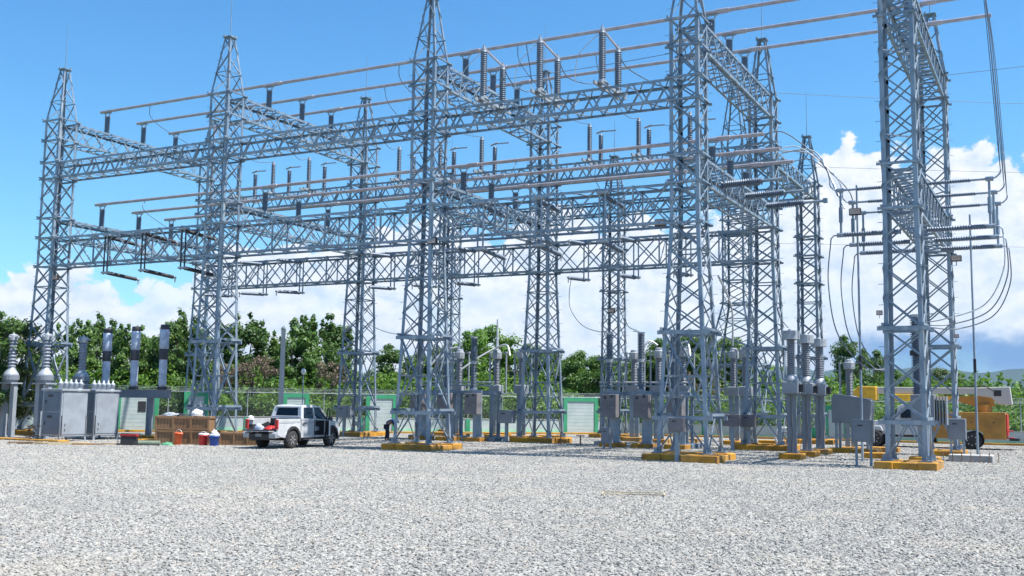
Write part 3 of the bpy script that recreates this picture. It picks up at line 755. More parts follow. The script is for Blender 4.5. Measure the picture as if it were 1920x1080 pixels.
# bus ends down to right switches
for k, y in enumerate(PH):
    for q in (0, 1):
        cable([(-2.3, y, Z_UP), (-2.15+.06*q, y, 18.), (-1.95+.05*q, y, 14.), (-1.84, y, 11.95)], '%s wire of the %s bus end dropping to the right switches' % (('left', 'right')[q], ordn[k]), .016, 'cable', 'wires from the busbar ends', name='dropper_cable')
    # loops down left and right
    cable([(-8.58, y, 9.3), (-8.7, y-.05, 7.6), (-8.3, y-.4, 5.4), (-7.2, y*.9+4., 4.0), (-6.2, 46.2+.4*k, 3.9)], 'long curved cable hanging from the %s left side switch' % ordn[k], .028, 'cable', 'cables looping from the side switches', name='loop_cable')
    cable([(-1.82, y, 9.3), (-1.85, y, 7.9), (-2.6, y+.2, 6.5), (-4.2, y+.4, 5.95), (-5.4, 47.6+.6*k, 5.9)], 'cable looping under the %s right side switch' % ordn[k], .028, 'cable_light' if k == 0 else 'cable', 'cables looping from the side switches', name='loop_cable')
    cable([(-11.4, y, Z_LO), (-10.6, y+.2, 14.5), (-9.5, y-.1, 13.6), (-8.75, y, 12.7), (-8.55, y, 11.95)], 'arched cable from the %s lower busbar end to the left side switch' % ordn[k], .026, 'cable_light' if k == 1 else 'cable', 'arched cables to the side switches', name='arched_cable')
# extra arched white cables from tower behind the three VTs
for k, (p, q) in enumerate((((-12.9, 55.2, 15.9), (-9.0, 51.9, 11.9)), ((-12.7, 55.0, 15.7), (-8.8, 49.1, 12.0)))):
    m_ = (V(p)+V(q))/2+V((.4, 0, 1.0))
    cable([p, tuple(m_), q], 'bright arched cable leaving the capped transformer tower, %s' % ('outer' if k == 0 else 'inner'), .04, 'cable_light', name='arched_cable')
# hanging thin cables middle
for pts, lb in ((((-38.9, 53.4, 9.4), (-38.85, 53.3, 8.3), (-38.3, 53.2, 7.3), (-36.6, 53.3, 6.5), (-34.5, 53.4, 6.2)), 'left of the worker tower'),
                (((-24.45, 54.0, 9.5), (-24.5, 53.8, 8.4), (-24.2, 53.4, 7.5), (-23.3, 52.9, 6.6), (-22.2, 52.5, 6.2), (-21.6, 52.4, 6.2)), 'left of the thin far tower'),
                (((-21.3, 54.0, 8.1), (-21.1, 53.5, 7.4), (-20.6, 52.9, 6.5), (-19.9, 52.4, 6.2)), 'right of the thin far tower'),
                (((-12.2, 52., 9.6), (-12.0, 50.6, 8.0), (-11.5, 48.6, 6.6), (-10.6, 46.6, 5.75)), 'above the three capped transformers')):
    cable(pts, 'single thin cable curving down %s' % lb, .022, 'cable', name='curving_cable')
# overhead static wires
for k, (a, b) in enumerate((((-13.8, 55.5, 19.3), (40, 88, 21)), ((-5.2, 55.5, 19.0), (60, 66, 24.5)), ((-13.8, 66.7, 17.5), (60, 110, 20.)), ((-27, 66.7, 13.6), (60, 120, 16.5)))):
    cable([a, b], 'very thin overhead wire leaving to the right, %s' % ['highest from the spired tower', 'from the tall right towers', 'from the lone far tower', 'lowest across the cloud'][k], .012, 'cable', 'thin overhead wires', sag=.8, name='overhead_wire')
cable([(CX[2]+.7, YT-.3, 17.6), (CX[3]-.7, YT-.3, 17.5)], 'thin wire strung across the middle bay between the front towers', .014, 'cable', sag=.15, name='overhead_wire')

# ------------------------------------------------------------------ yard equipment
def pad(root, w, d, h=.28, m_='yellow', dz=0.):
    return MB().box((0, 0, h/2), (w, d, h), bev=.02).build('footing', m_, root)

def mk_vt():
    r = thing('voltage_transformer', '', 'transformer'); pad(r, .95, 1.1)
    MB().bar((-.12, 0, .28), (-.12, 0, 2.85), .10, .16).bar((.12, 0, .28), (.12, 0, 2.85), .10, .16).bar((0, .04, .3), (0, .04, 2.8), .2, .02).box((0, 0, .31), (.5, .5, .04)).box((0, 0, 2.83), (.62, .5, .05)).build('support_column', 'grey', r)
    b = MB().box((0, 0, 3.12), (.72, .62, .50), bev=.03).build('base_tank', 'greyl', r)
    MB().box((.47, -.1, 3.08), (.17, .3, .34)).build('terminal_box', 'plast', b)
    MB().lathe((0, 0, 3.38), [(.31, 0), (.31, .06), (.27, .18), (.2, .29), (.17, .34)], 14).build('dome', 'cast', r)
    MB().lathe((0, 0, 0), shed_prof(3.72, 5.2, .15, .225, .085), 14).build('insulator', 'porc2', r)
    MB().lathe((0, 0, 5.2), [(.2, 0), (.385, .0), (.385, .02), (.39, .02), (.39, .36), (.385, .36), (.385, .38), (.12, .40), (.1, .46)], 16, flat=True).build('head', 'cast', r)
    return r
vt = Once(mk_vt)
for k, y in enumerate((46.3, 49.3, 52.3)):
    vt((-10.42, y, 0), '%s of the three grey capped transformers standing in a row' % ordn[k], group='capped voltage transformers')

def mk_ct():
    r = thing('current_transformer', '', 'transformer')
    MB().bar((-.38, -.0, 0), (-.38, 0, 2.85), .26, .3).bar((.30, 0, 0), (.30, 0, 2.85), .22, .3).box((0, 0, 2.88), (1.05, .7, .08)).build('support_column', 'greyl', r)
    MB().lathe((0, 0, 2.92), [(.34, 0), (.36, .1), (.43, .14), (.43, .36), (.36, .38)], 16, flat=True).box((-.36, 0, 3.15), (.3, .34, .4)).build('base_tank', 'grey', r)
    MB().lathe((0, 0, 3.28), [(.40, 0), (.40, .04), (.36, .14), (.26, .28), (.2, .36), (.19, .45)], 16).build('dome', 'cast', r)
    MB().lathe((0, 0, 0), shed_prof(3.72, 5.15, .17, .225, .17), 14).build('insulator', 'porc2', r)
    MB().lathe((0, 0, 5.15), [(.2, 0), (.23, .03), (.23, .3), (.18, .34), (.06, .36), (.04, .44)], 14, flat=True).cyl((.24, 0, 5.35), (.42, 0, 5.35), .07, n=8).cyl((0, -.22, 5.33), (0, -.29, 5.33), .08, n=8).build('head', 'cast', r)
    return r
ct = Once(mk_ct)
for k, (x, y, s_) in enumerate(((-51.6, 38.8, 1.035), (-48.75, 38.75, 1.03), (-49.0, 41.35, 1.03))):
    ct((x, y, 0), '%s grey ribbed insulator with silver head behind the grey cabinets at far left' % ('leftmost', 'second', 'third')[k], rz=.0, group='ribbed transformers at the left', sc_=s_)
MB().box((-.3, 0, 0), (.5, .06, .06)).cyl((-.3, 0, -.6), (-.3, 0, .25), .03, n=6).build('bracket_arm', 'plate', None, (-51.95, 38.5, 4.9))
tag(bpy.data.objects['bracket_arm'], 'small white metal bracket beside the leftmost ribbed insulator', 'bracket')

# wrapped surge arresters on a T-shaped stand
st = thing('arrester_stand', 'grey T shaped steel stand carrying three plastic wrapped columns', 'stand', (-46.2, 42.6, 0))
pad(st, .9, .9, .22).location = (1.2, 0, 0)
MB().bar((1.3, 0, .2), (1.3, 0, 2.27), .26, .26).build('column', 'grey', st)
MB().box((-.1, 0, 2.48), (5.6, .32, .42)).box((-.1, 0, 2.71), (5.65, .4, .04)).build('cross_beam', 'grey', st)
def mk_wrap():
    r = thing('wrapped_arrester', '', 'surge arrester')
    MB().cyl((0, 0, 0), (0, 0, .12), .24, n=12).build('base_plate', 'plast', r)
    MB().lathe((0, 0, 0), [(.18, .12), (.21, .3), (.19, .7), (.21, 1.0), (.2, 1.45), (.2, 1.5)], 12).lathe((0, 0, 0), [(.2, 1.95), (.25, 2.05), (.23, 2.4), (.25, 2.8), (.22, 2.92)], 12).build('plastic_film', 'film', r)
    MB().lathe((0, 0, 0), [(.22, 1.45), (.23, 1.5), (.22, 1.7), (.24, 1.9), (.2, 1.97)], 12).build('black_band', 'dark', r)
    MB().lathe((0, 0, 0), [(.22, 2.9), (.23, 2.95), (.22, 3.1), (.2, 3.15)], 12).build('top_band', 'dark', r)
    return r
wr = Once(mk_wrap)
for k, x in enumerate((-48.5, -46.25, -44.05)):
    wr((x, 42.6, 2.74), ['plastic wrapped column with black bands, nearest the grey cabinets', 'plastic wrapped column with black band in the middle of the T stand', 'plastic wrapped column with black band at the right end of the T stand'][k], rz=k*1.1, group='plastic wrapped arresters', sc_=(1.08, 1.08, 1.1+.02*k))

# grey cabinets
def mk_cab():
    r = thing('power_cabinet', '', 'cabinet')
    MB().box((0, 0, 1.42), (1.42, 1.6, 2.3), bev=.015).build('body', 'greyl', r)
    MB().box((0, 0, 2.62), (1.56, 1.74, .1), bev=.02).build('roof', 'greyl', r)
    for z, h in ((2.02, .98), (.93, 1.1)):
        d_ = MB().box((-.0, -.81, z), (1.18, .025, h), bev=.005).build('front_door', 'door', r)
        MB().box((-.1, -.83, z+h*.3), (.34, .012, .12)).box((-.42, -.835, z), (.03, .04, .16)).build('vent_and_handle', 'plast', d_)
    sd_ = MB().box((.722, 0, 1.42), (.02, 1.42, 2.1), bev=.004).build('side_panel', 'greyl', r)
    MB().box((.74, -.55, .85), (.03, .03, .14)).box((.74, -.55, .6), (.03, .03, .1)).build('latch', 'plast', sd_)
    for sx in (-1, 1):
        for sy in (-1, 1): MB().box((sx*.66, sy*.76, .66), (.1, .1, 1.32)).box((sx*.66, sy*.76, .02), (.2, .2, .04)).build('leg', 'greyl', r)
    for i in range(5):
        y = -.62+.31*i
        MB().lathe((.35, y, 2.67), [(.12, 0), (.12, .26), (.13, .28), (.1, .34), (.05, .38), (.035, .5)], 10).build('bushing', 'porcw', r)
    MB().box((.7, .25, 2.62), (.1, .22, .16)).build('label_box', 'hat', r)
    return r
cab = Once(mk_cab)
cab((-45.46, 37.44, 0), 'grey cabinet with white bushings, the left and nearer of the pair', group='grey cabinets')
cab((-45.95, 39.95, 0), 'grey cabinet with white bushings, the right and farther of the pair', group='grey cabinets')
MB().box((0, 0, .06), (8.2, .7, .12), bev=.02).build('footing_strip', 'yellow', None, (-48.3, 36.45, 0))
tag(bpy.data.objects['footing_strip'], 'low yellow concrete strip under the two grey cabinets', 'footing')
o_ = MB().box((0, 0, .11), (1.6, .9, .22), bev=.02).build('footing_block', 'yellow', None, (-40.5, 38.4, 0))
tag(o_, 'yellow concrete block between the generator and the wooden crates', 'footing')

# breakers
def mk_brk():
    r = thing('circuit_breaker', '', 'circuit breaker')
    MB().box((.2, 0, .13), (1.15, 1.1, .26), bev=.02).build('footing', 'yellow', r)
    MB().bar((.28, -.18, .26), (.28, -.18, 3.0), .12, .3).bar((.52, -.18, .26), (.52, -.18, 3.0), .12, .3).bar((.4, -.18, .3), (.4, -.18, 3.0), .02, .22).box((.4, -.18, .29), (.6, .5, .05)).build('support_column', 'steel', r)
    c = MB().box((.28, -.55, 2.2), (.84, .55, 1.2), bev=.02).build('control_cabinet', 'taupe', r)
    for sx in (-.2, .17): MB().cyl((.28+sx, -.835, 2.62+.06*(sx > 0)), (.28+sx, -.80, 2.62+.06*(sx > 0)), .075, n=12).build('hole_disc', 'plast', c)  # black discs standing in for two dark round holes
    MB().box((.5, -.84, 2.1), (.16, .02, .1)).build('handle', 'grey', c)
    MB().cyl((0, 0, 2.95), (0, 0, 3.1), .22, n=12).build('base_flange', 'steel', r)
    MB().lathe((0, 0, 0), shed_prof(3.1, 4.5, .13, .19, .085), 12).build('lower_insulator', 'porc', r)
    MB().cyl((0, 0, 4.5), (0, 0, 4.68), .2, n=12).bar((0, 0, 4.6), (.45, 0, 4.6), .12, .05).build('middle_joint', 'cast', r)
    MB().lathe((0, 0, 0), shed_prof(4.68, 6.0, .15, .215, .085), 12).build('upper_insulator', 'porc', r)
    MB().cyl((0, 0, 6.0), (0, 0, 6.1), .2, n=12).bar((-.1, 0, 6.14), (-.45, 0, 6.16), .1, .04).build('top_terminal', 'cast', r)
    return r
brk = Once(mk_brk)
B3 = [(-21.45, 52.4), (-19.65, 52.4), (-17.85, 52.4)]; B2 = [(-34.1, 53.4), (-32.25, 53.4), (-30.4, 53.4)]
for k, (x, y) in enumerate(B3):
    brk((x, y, 0), ['dark ribbed breaker column nearest the green framed wall panel', 'dark ribbed breaker column just left of the centre right front tower', 'breaker column with taupe cabinet seen through the centre right tower'][k], group='circuit breakers')
for k, (x, y) in enumerate(B2):
    brk((x, y, 0), ['breaker column seen through the left legs of the worker tower', 'breaker column seen at the right legs of the worker tower', 'dark ribbed breaker column standing clear right of the worker tower'][k], group='circuit breakers')
def frame(name, x0, x1, y, z, label, d=1.4):
    r = thing(name, label, 'equipment frame', ((x0+x1)/2, y, 0)); L_ = (x1-x0)/2
    for sy in (-d/2, d/2):
        MB().bar((-L_, sy, z), (L_, sy, z), .16, .22).build('top_rail', 'steel', r)
    for sx in (-L_+.2, 0, L_-.2):
        for sy in (-d/2, d/2): MB().bar((sx, sy, .0), (sx, sy, z-.1), .16, .16).box((sx, sy, .14), (.8, .8, .28), bev=.02).build('post', 'steel_far', r)
        MB().bar((sx, -d/2, z-.05), (sx, d/2, z-.05), .1, .16).build('cross_rail', 'steel', r)
    for dz in (.42, .6):
        MB().cyl((-L_, -d/2-.1, z+dz), (L_, -d/2-.1, z+dz), .05, n=8).build('pipe', 'cast', r)
    return r
frame('breaker_frame', -22.3, -17.2, 53.6, 2.85, 'long grey steel frame behind the dark breaker columns beside the green framed panel', .9)
frame('breaker_frame', -34.9, -29.4, 54.6, 2.85, 'long grey steel frame behind the breaker columns near the worker tower', .9)

# slender transformers with white rods further back
def mk_ct2():
    r = thing('instrument_transformer', '', 'transformer')
    MB().box((0, 0, .13), (1.1, 1.1, .26), bev=.02).build('footing', 'yellow', r)
    col = MB().bar((-.17, 0, .26), (-.17, 0, 2.7), .1, .26).bar((.17, 0, .26), (.17, 0, 2.7), .1, .26)
    for i in range(7): col.box((0, 0, .5+i*.34), (.26, .05, .05))
    col.build('support_column', 'steel', r)
    MB().box((0, 0, 2.95), (.7, .6, .5), bev=.03).build('base_tank', 'greyl', r)
    MB().lathe((0, 0, 0), shed_prof(3.2, 4.75, .17, .23, .09), 12).build('insulator', 'porc2', r)
    MB().lathe((0, 0, 4.75), [(.2, 0), (.31, .03), (.32, .16), (.32, .40), (.24, .44), (.22, .56), (.10, .60)], 12, flat=True).build('head', 'cast', r)
    for sx in (-.55, .62): MB().cyl((sx, .1, 2.7), (sx, .1, 5.1), .06, n=8).cyl((sx, .1, 5.1), (sx, .1, 5.2), .1, n=8).build('side_rod', 'plate', r)
    MB().bar((-.6, .1, 5.12), (.66, .1, 5.12), .06).build('top_link', 'plate', r)
    return r
ct2 = Once(mk_ct2)
L2 = ['silver headed transformer directly right of the worker tower', 'silver headed transformer under the tall white rod', 'silver headed transformer just left of the tower beside the green framed panel',
      'silver headed transformer between the two clear breaker columns', 'silver headed transformer with curved white cable left of the centre right tower',
      'silver headed transformer just right of the centre right tower', 'silver headed transformer left of the spired tower', 'silver headed transformer hidden inside the centre right tower', 'silver headed transformer behind the three capped ones']
for k, (x, y) in enumerate(((-34.3, 58.4), (-31.9, 59.0), (-29.8, 58.4), (-23.4, 61.2), (-21.2, 59.5), (-17.0, 60.7), (-15.9, 59.2), (-19.2, 58.0), (-9.9, 57.5))):
    ct2((x, y, 0), L2[k], group='silver headed instrument transformers', sc_=(1, 1, 1.06) if k < 8 else (.9, .9, .9))
rod = MB().cyl((0, 0, 0), (0, 0, 1.9), .10, .05, n=8).build('white_rod', 'cable_light', None, (-31.9, 59.0, 5.7)); tag(rod, 'tall white rod rising from a silver headed transformer', 'rod')
for k, (a, b, c) in enumerate((((-34.3, 58.2, 5.8), (-35.2, 57.8, 5.5), (-35.9, 57.2, 4.4)), ((-31.9, 58.8, 5.75), (-32.7, 58., 5.1), (-33.5, 57.2, 4.3)), ((-31.9, 58.8, 5.75), (-31., 58.6, 5.9), (-30.6, 58.3, 5.2)),
                              ((-21.2, 59.3, 5.8), (-21.7, 59., 6.0), (-22.2, 58.6, 4.9)), ((-19.2, 57.7, 5.8), (-18.6, 57., 5.8), (-18.2, 56.3, 4.9)), ((-17.0, 60.5, 5.8), (-16.9, 60., 8.), (-17.4, 59., 9.8)))):
    cable([a, b, c], 'thick pale cable at the %s silver headed transformer' % ('first', 'rodded', 'rodded right', 'curved', 'inner', 'tall riser')[k], .065, 'cable_light', 'thick pale cables', name='pale_cable')

# tank on legs and cabinets near the right tower
tk = thing('oil_tank', 'flat grey tank with sloping lid on four legs right of the capped transformers', 'tank', (-9.35, 55.2, 0))
MB().extr([(-.95, 1.5), (.85, 1.5), (.95, 2.2), (.95, 2.62), (.8, 2.72), (-.8, 2.95), (-.95, 2.8)], -.6, .6).build('tank_body', 'grey', tk)
for sx in (-.75, .75):
    for sy in (-.5, .5): MB().bar((sx, sy, .2), (sx, sy, 1.5), .12).build('leg', 'steel', tk)
MB().bar((-.75, -.5, .9), (.75, -.5, .9), .07).build('brace', 'steel', tk)
MB().box((0, 0, .12), (2.4, 1.5, .24), bev=.02).build('footing', 'yellow', tk)

def jbox(x, y, z0, z1, w, d, label, m_='grey', rz=0., legs=1):
    r = thing('control_box', label, 'control box', (x, y, 0), rz)
    MB().box((0, 0, (z0+z1)/2), (w, d, z1-z0), bev=.015).build('box_body', m_, r)
    MB().box((0, -d/2-.012, (z0+z1)/2), (w*.86, .02, (z1-z0)*.86)).build('door', m_, r)
    MB().box((-w*.1, -d/2-.03, z1-(z1-z0)*.25), (w*.25, .02, .05)).build('handle', 'plast', r)
    if legs == 1: MB().bar((0, 0, 0), (0, 0, z0), .16).build('post', 'steel', r)
    else:
        for sx in (-w*.35, w*.35): MB().bar((sx, 0, 0), (sx, 0, z0), .09).build('post', 'steel', r)
    return r
jbox(-13.85, 41.05, 1.2, 1.78, .62, .4, 'small taupe control box at the front of the centre right tower', 'taupe')
jbox(-15.0, 53.2, 1.25, 1.85, .85, .5, 'brown grey box on a wide post right behind the centre right tower', 'taupe', legs=1)
jbox(-14.45, 54.3, 1.2, 1.85, .8, .5, 'control box at the left legs of the spired tower', 'taupe')
jbox(-28.55, 54.1, 1.1, 1.85, .95, .5, 'control box in front of the tower left of the green framed panel', 'grey')
jbox(-40.2, 54.2, 1.2, 1.95, .8, .5, 'control box at the base of the tower right of the pickup', 'grey')
jbox(-6.95, 43.2, .95, 1.8, .78, .5, 'light grey box on two posts at the left foot of the nearest tower', 'grey', legs=2)
jbox(-4.15, 50.6, .95, 1.85, .75, .5, 'light grey box beside the concrete slab right of the nearest tower', 'grey', legs=2)
jbox(-54.75, 42.0, 1.6, 1.95, .4, .3, 'tiny control box on the far left tower leg', 'grey')
jbox(-20.6, 50.0, .3, 1.1, .5, .4, 'low grey box left of the centre right tower base', 'grey', legs=2)

bx = thing('bushing_cabinet', 'tall ribbed unit over a big grey finned cabinet behind the nearest tower', 'cabinet', (-5.25, 48.2, 0))
MB().box((0, 0, 2.2), (.95, .8, 1.35), bev=.02).build('cabinet_body', 'grey', bx)
for i in range(4): MB().box((.56+.12*i, .05, 2.2), (.035, .7, 1.2)).build('cooling_fin', 'grey', bx)
MB().bar((-.15, 0, .2), (-.15, 0, 1.55), .2).bar((.3, 0, .2), (.3, 0, 1.55), .1).build('support_column', 'steel', bx)
MB().box((0, 0, .12), (1.2, 1.1, .24), bev=.02).build('footing', 'yellow', bx)
MB().lathe((-.2, 0, 0), shed_prof(2.88, 4.55, .17, .26, .075), 14).build('lower_insulator', 'porc', bx)
MB().cyl((-.2, 0, 4.55), (-.2, 0, 4.75), .3, n=14).build('joint_ring', 'plast', bx)
MB().lathe((-.2, 0, 0), shed_prof(4.75, 6.2, .19, .28, .075), 14).build('upper_insulator', 'porc', bx)
MB().cyl((-.2, 0, 6.2), (-.2, 0, 6.32), .26, n=12).bar((-.2, 0, 6.3), (.5, 0, 6.34), .05).build('top_terminal', 'cast', bx)

sl = thing('equipment_slab', 'low grey concrete slab with short rods right of the nearest tower', 'slab', (-3.55, 49.9, 0))
MB().box((0, 0, .16), (1.75, 1.2, .32), bev=.02).build('slab', 'conc', sl)
for i in range(7): MB().cyl((-1.05+.36*i, -.75+.06*(i % 3), -.0), (-1.05+.36*i, -.75, .45), .018, n=5).build('rod', 'rust', sl)
def pole_thing(name, x, y, h, r_, label, m_='steel', lamp=None):
    t = thing(name, label, 'pole', (x, y, 0))
    MB().cyl((0, 0, 0), (0, 0, h), r_, r_*.75, n=10).build('shaft', m_, t)
    if lamp: MB().lathe((0, 0, h-.05), [(.05, 0), (.15, .1), (.17, .25), (.1, .38), (.03, .4)], 10).build('lamp_globe', 'hat', t)
    return t
pole_thing('concrete_pole', -45.35, 54.2, 6.9, .19, 'tall pale concrete pole standing behind the white pickup', 'pole')
pole_thing('lamp_post', -44.7, 55.6, 4.0, .05, 'thin post with white globe right of the concrete pole', 'steel', True)
for k, (x, y, h) in enumerate(((-7.55, 46.6, 11.9), (-3.35, 50.8, 11.0))):
    t = pole_thing('operating_rod', x, y, h, .055, ['thin vertical rod left of the nearest tower', 'thin vertical rod right of the nearest towers'][k])
    MB().box((0, 0, 4.2), (.12, .12, .6)).build('joint', 'plast', t)
def flood(x, y, z, label, rz=0.):
    t = thing('floodlight', label, 'floodlight', (x, y, z), rz)
    MB().box((0, 0, 0), (.5, .18, .3), bev=.03).build('housing', 'plast', t)
    MB().box((0, -.1, 0), (.42, .02, .23)).build('lens', 'pink', t)
    MB().bar((0, .05, -.35), (0, .05, -.1), .04).build('bracket', 'steel', t); return t
flood(-14.95, 42.2, 10.05, 'floodlight on the left side of the centre right tower'); flood(-26.3, 42.0, 9.9, 'floodlight on the right side of the worker tower')
flood(-7.6, 46.4, 10.7, 'floodlight left of the nearest tower above the rod'); flood(-4.3, 55.0, 9.6, 'floodlight on the tower with the bright right leg')
flood(-26.9, 66., 8.6, 'floodlight on the thin far tower right of the green panel'); flood(-52.7, 42.2, 9.3, 'dark lamp on the far left tower')
for _o in (flood(-6.05, 41.9, 5.9, 'small lamp on the left leg of the nearest tower'), flood(-4.4, 55.0, 5.8, 'small lamp on the bright right leg')): _o.scale = (.45, .6, .6)

# ------------------------------------------------------------------ site clutter
def crate(x, y, z, L_, w, h, rz, label, slats=8, vert=True):
    r = thing('wooden_crate', label, 'crate', (x, y, z), rz, 'wooden crates')
    MB().box((0, 0, h/2), (L_-.05, w-.05, h-.02)).build('panels', 'wood', r)
    mb = MB()
    n = max(3, int(L_/.95))
    for i in range(n+1):
        px = -L_/2+.05+(L_-.1)*i/n
        for sy in (-1, 1): mb.box((px, sy*w/2, h/2), (.09, .03, h-.003))
        mb.box((px, 0, h), (.09, w+.03, .025))
    for sy in (-1, 1):
        for zz in (.05, h-.05): mb.box((0, sy*(w/2+.004), zz), (L_, .028, .085))
    for sx in (-1, 1):
        for zz in (.05, h-.05): mb.box((sx*L_/2, 0, zz), (.028, w-.04, .085))
    mb.build('battens', 'wood', r)
    n = int(L_/.16); mb = MB()
    for i in range(1, n):
        px = -L_/2+L_*i/n
        for sy in (-1, 1): mb.box((px, sy*(w/2-.026), h/2), (.012, .01, h-.06))
    mb.build('plank_gap', 'plast', r)
    return r
CR = rad(24)
crate(-38.45, 38.9, 0, 2.75, .95, .72, CR, 'long brown wooden crate at the bottom left of the stack')
crate(-38.5, 38.85, .735, 2.75, .85, .66, CR, 'brown wooden crate stacked on top of the left one')
crate(-35.85, 40.15, 0, 2.15, .95, .66, CR, 'low brown crate on the ground next to the pickup')
def lump(name, loc, s, m_, label, cat, seed=1, n=14, parent=None):
    from mathutils import noise as nz
    mb = MB(); vs = []; fs = []; rows = 8
    for j in range(rows+1):
        ph = pi/2*j/rows
        for i in range(n):
            t = 2*pi*i/n; k = 1+.45*nz.noise(V((cos(t)*1.5+seed, sin(t)*1.5, j*.5)))
            vs.append((cos(t)*cos(ph)*s[0]*k, sin(t)*cos(ph)*s[1]*k, sin(ph)*s[2]*k))
    for j in range(rows):
        for i in range(n): fs.append((j*n+i, j*n+(i+1) % n, (j+1)*n+(i+1) % n, (j+1)*n+i))
    mb.add(vs, fs, True); o = mb.build(name, m_, parent, loc); 
    if label: tag(o, label, cat)
    return o
lump('plastic_bundle', (-38.0, 39.1, 1.42), (.34, .25, .3), 'hat', 'crumpled white bundle on top of the upper crate', 'bundle', 3)
lump('plastic_bundle', (-39.2, 38.6, 1.42), (.5, .3, .14), 'porcw', 'flat white sheet lying on the left of the upper crate', 'sheet', 5)
lump('cable_coil', (-38.6, 38.8, 1.42), (.4, .25, .1), 'plast', 'black cable heap on the upper crate', 'cable', 8)
def bucket(loc, m_, label, lid=None, h=.5, r_=.22, tilt=0):
    t = thing('bucket', label, 'bucket', loc); t.rotation_euler = (0, tilt, 0)
    MB().lathe((0, 0, 0), [(r_*.78, 0), (r_*.8, .02), (r_, h-.05), (r_*1.07, h-.05), (r_*1.07, h), (r_*.95, h)], 16).build('bucket_body', m_, t)
    if lid: MB().lathe((0, 0, h), [(r_*1.05, 0), (r_*1.05, .05), (r_*.9, .09)], 16).build('lid', lid, t)
    MB().tube([(r_*cos(a)*1.05, 0, h*.9+.0+.22*sin(a)) for a in [pi*i/8 for i in range(9)]], .012, 5).build('handle', 'hat', t)
    return t
bucket((-38.1, 38.0, 0), 'orangep', 'tall bright orange bucket leaning at the crates', None, .62, .2, .12)
bucket((-36.95, 38.55, 0), 'red', 'red cooler with white lid in front of the crates', 'hat', .52, .24)
bucket((-36.3, 38.6, 0), 'blue', 'blue water cooler with white top beside the red one', 'hat', .5, .24)
lump('plastic_bag', (-36.3, 38.6, .58), (.17, .15, .18), 'hat', 'small white bag on the blue water cooler', 'bag', 4)
lump('green_tarp', (-38.25, 37.5, 0), (.38, .25, .16), 'tarp', 'crumpled green tarp on the gravel before the crates', 'tarp', 9)
ro = MB().cyl((-.5, 0, .13), (.5, 0, .13), .13, .12, n=12).build('canvas_roll', 'olive', None, (-38.6, 36.7, 0)); ro.rotation_euler = (0, 0, .6); tag(ro, 'olive canvas roll lying on the gravel left of the green tarp', 'roll')
g = thing('generator', 'small red and black portable generator on the gravel', 'generator', (-39.5, 36.3, 0), .6)
MB().box((0, 0, .27), (.72, .46, .38), bev=.05).build('engine', 'plast', g)
MB().box((0, 0, .5), (.78, .5, .12), bev=.04).build('fuel_tank', 'red', g)
for sy in (-.27, .27): MB().tube([(-.45, sy, .05), (-.45, sy, .56), (.45, sy, .56), (.45, sy, .05), (-.45, sy, .05)], .022, 6).build('frame_tube', 'plast', g)
for sy in (-.3, .3): MB().cyl((.3, sy-.04, .12), (.3, sy+.04, .12), .12, n=12).build('wheel', 'rubber', g)
for k, (x, y, L_, w, rz, m_) in enumerate(((-41.2, 35.1, 3.1, .34, .75, 'lath'), (-40.6, 35.5, 2.4, .18, .9, 'wood'), (-42.6, 34.6, 3.2, .4, .6, 'lath'), (-43.6, 33.8, 1.5, .35, .8, 'rust'))):
    o = MB().box((0, 0, .045+.02*k), (L_, w, .06)).build('plank', m_, None, (x, y, 0)); o.rotation_euler = (0, 0, rz)
    tag(o, ['long pale plank pointing at the generator', 'dark wood plank nearest the generator', 'pale plank in front of the left cabinet', 'short rusty board on the gravel at far left'][k], 'plank', 'planks on the gravel')
sp_ = thing('scrap_heap', 'brown heap of wooden offcuts left of the grey cabinets', 'scrap heap', (-46.9, 36.7, 0))
for k in range(16):
    a = R.uniform(0, pi); L_ = R.uniform(.5, 1.0)
    MB().bar((-cos(a)*L_/2+R.uniform(-.4, .4), -sin(a)*.25, .08+.045*k), (cos(a)*L_/2+R.uniform(-.3, .3), sin(a)*.25, .1+.045*k+R.uniform(-.1, .1)), .06, .04).build('offcut', 'rust' if k % 2 else 'wood', sp_)
# pale tape frame lying on the gravel in the foreground
tp = thing('wood_frame', 'thin pale wooden frame lying flat on the foreground gravel', 'frame', (-9.55, 24.9, 0), .42)
for a, b in (((-.78, -.30), (-.1, -.12)), ((-.1, -.12), (.75, -.36)), ((-.72, .42), (.78, .30)), ((-.78, -.30), (-.72, .42)), ((.75, -.36), (.78, .30))):
    MB().bar((a[0], a[1], .075), (b[0], b[1], .08), .028, .02).build('lath', 'lath', tp)
wl = thing('cable_reel', 'round silver coil on the ground behind the spired tower', 'coil', (-13.6, 58.6, 0), .3)
MB().tube([(.5*cos(t), 0, .62+.5*sin(t)) for t in [2*pi*i/20 for i in range(21)]], .07, 6).build('coil_ring', 'cable_light', wl)
MB().tube([(.33*cos(t), .1, .52+.36*sin(t)) for t in [2*pi*i/20 for i in range(21)]], .06, 6).build('inner_ring', 'cast', wl)
for k, (x, y, w, d) in enumerate(((-24.6, 61.5, 1.6, .8), (-20.2, 62., 1.4, .9), (-28.6, 60.4, 1.8, .8), (-36.6, 60.4, 1.6, .8), (-25.8, 55.2, 1.5, .7), (-8.2, 57.2, 1.5, .9), (-33.6, 62.4, 1.7, .8), (-15.3, 63.0, 1.6, .8), (-7.4, 49.8, 1.3, .8))):
    o = MB().box((0, 0, .14), (w, d, .28), bev=.02).build('footing_block', 'yellow', None, (x, y, 0))
    tag(o, 'bare yellow footing block %s' % ('right of the thin far tower', 'behind the centre right tower', 'left of the green framed panel', 'behind the worker tower', 'in front of the green framed panel',
                                             'right of the grey tank', 'behind the rodded transformer', 'behind the spired tower', 'left of the finned cabinet')[k], 'footing', 'bare yellow footing blocks')
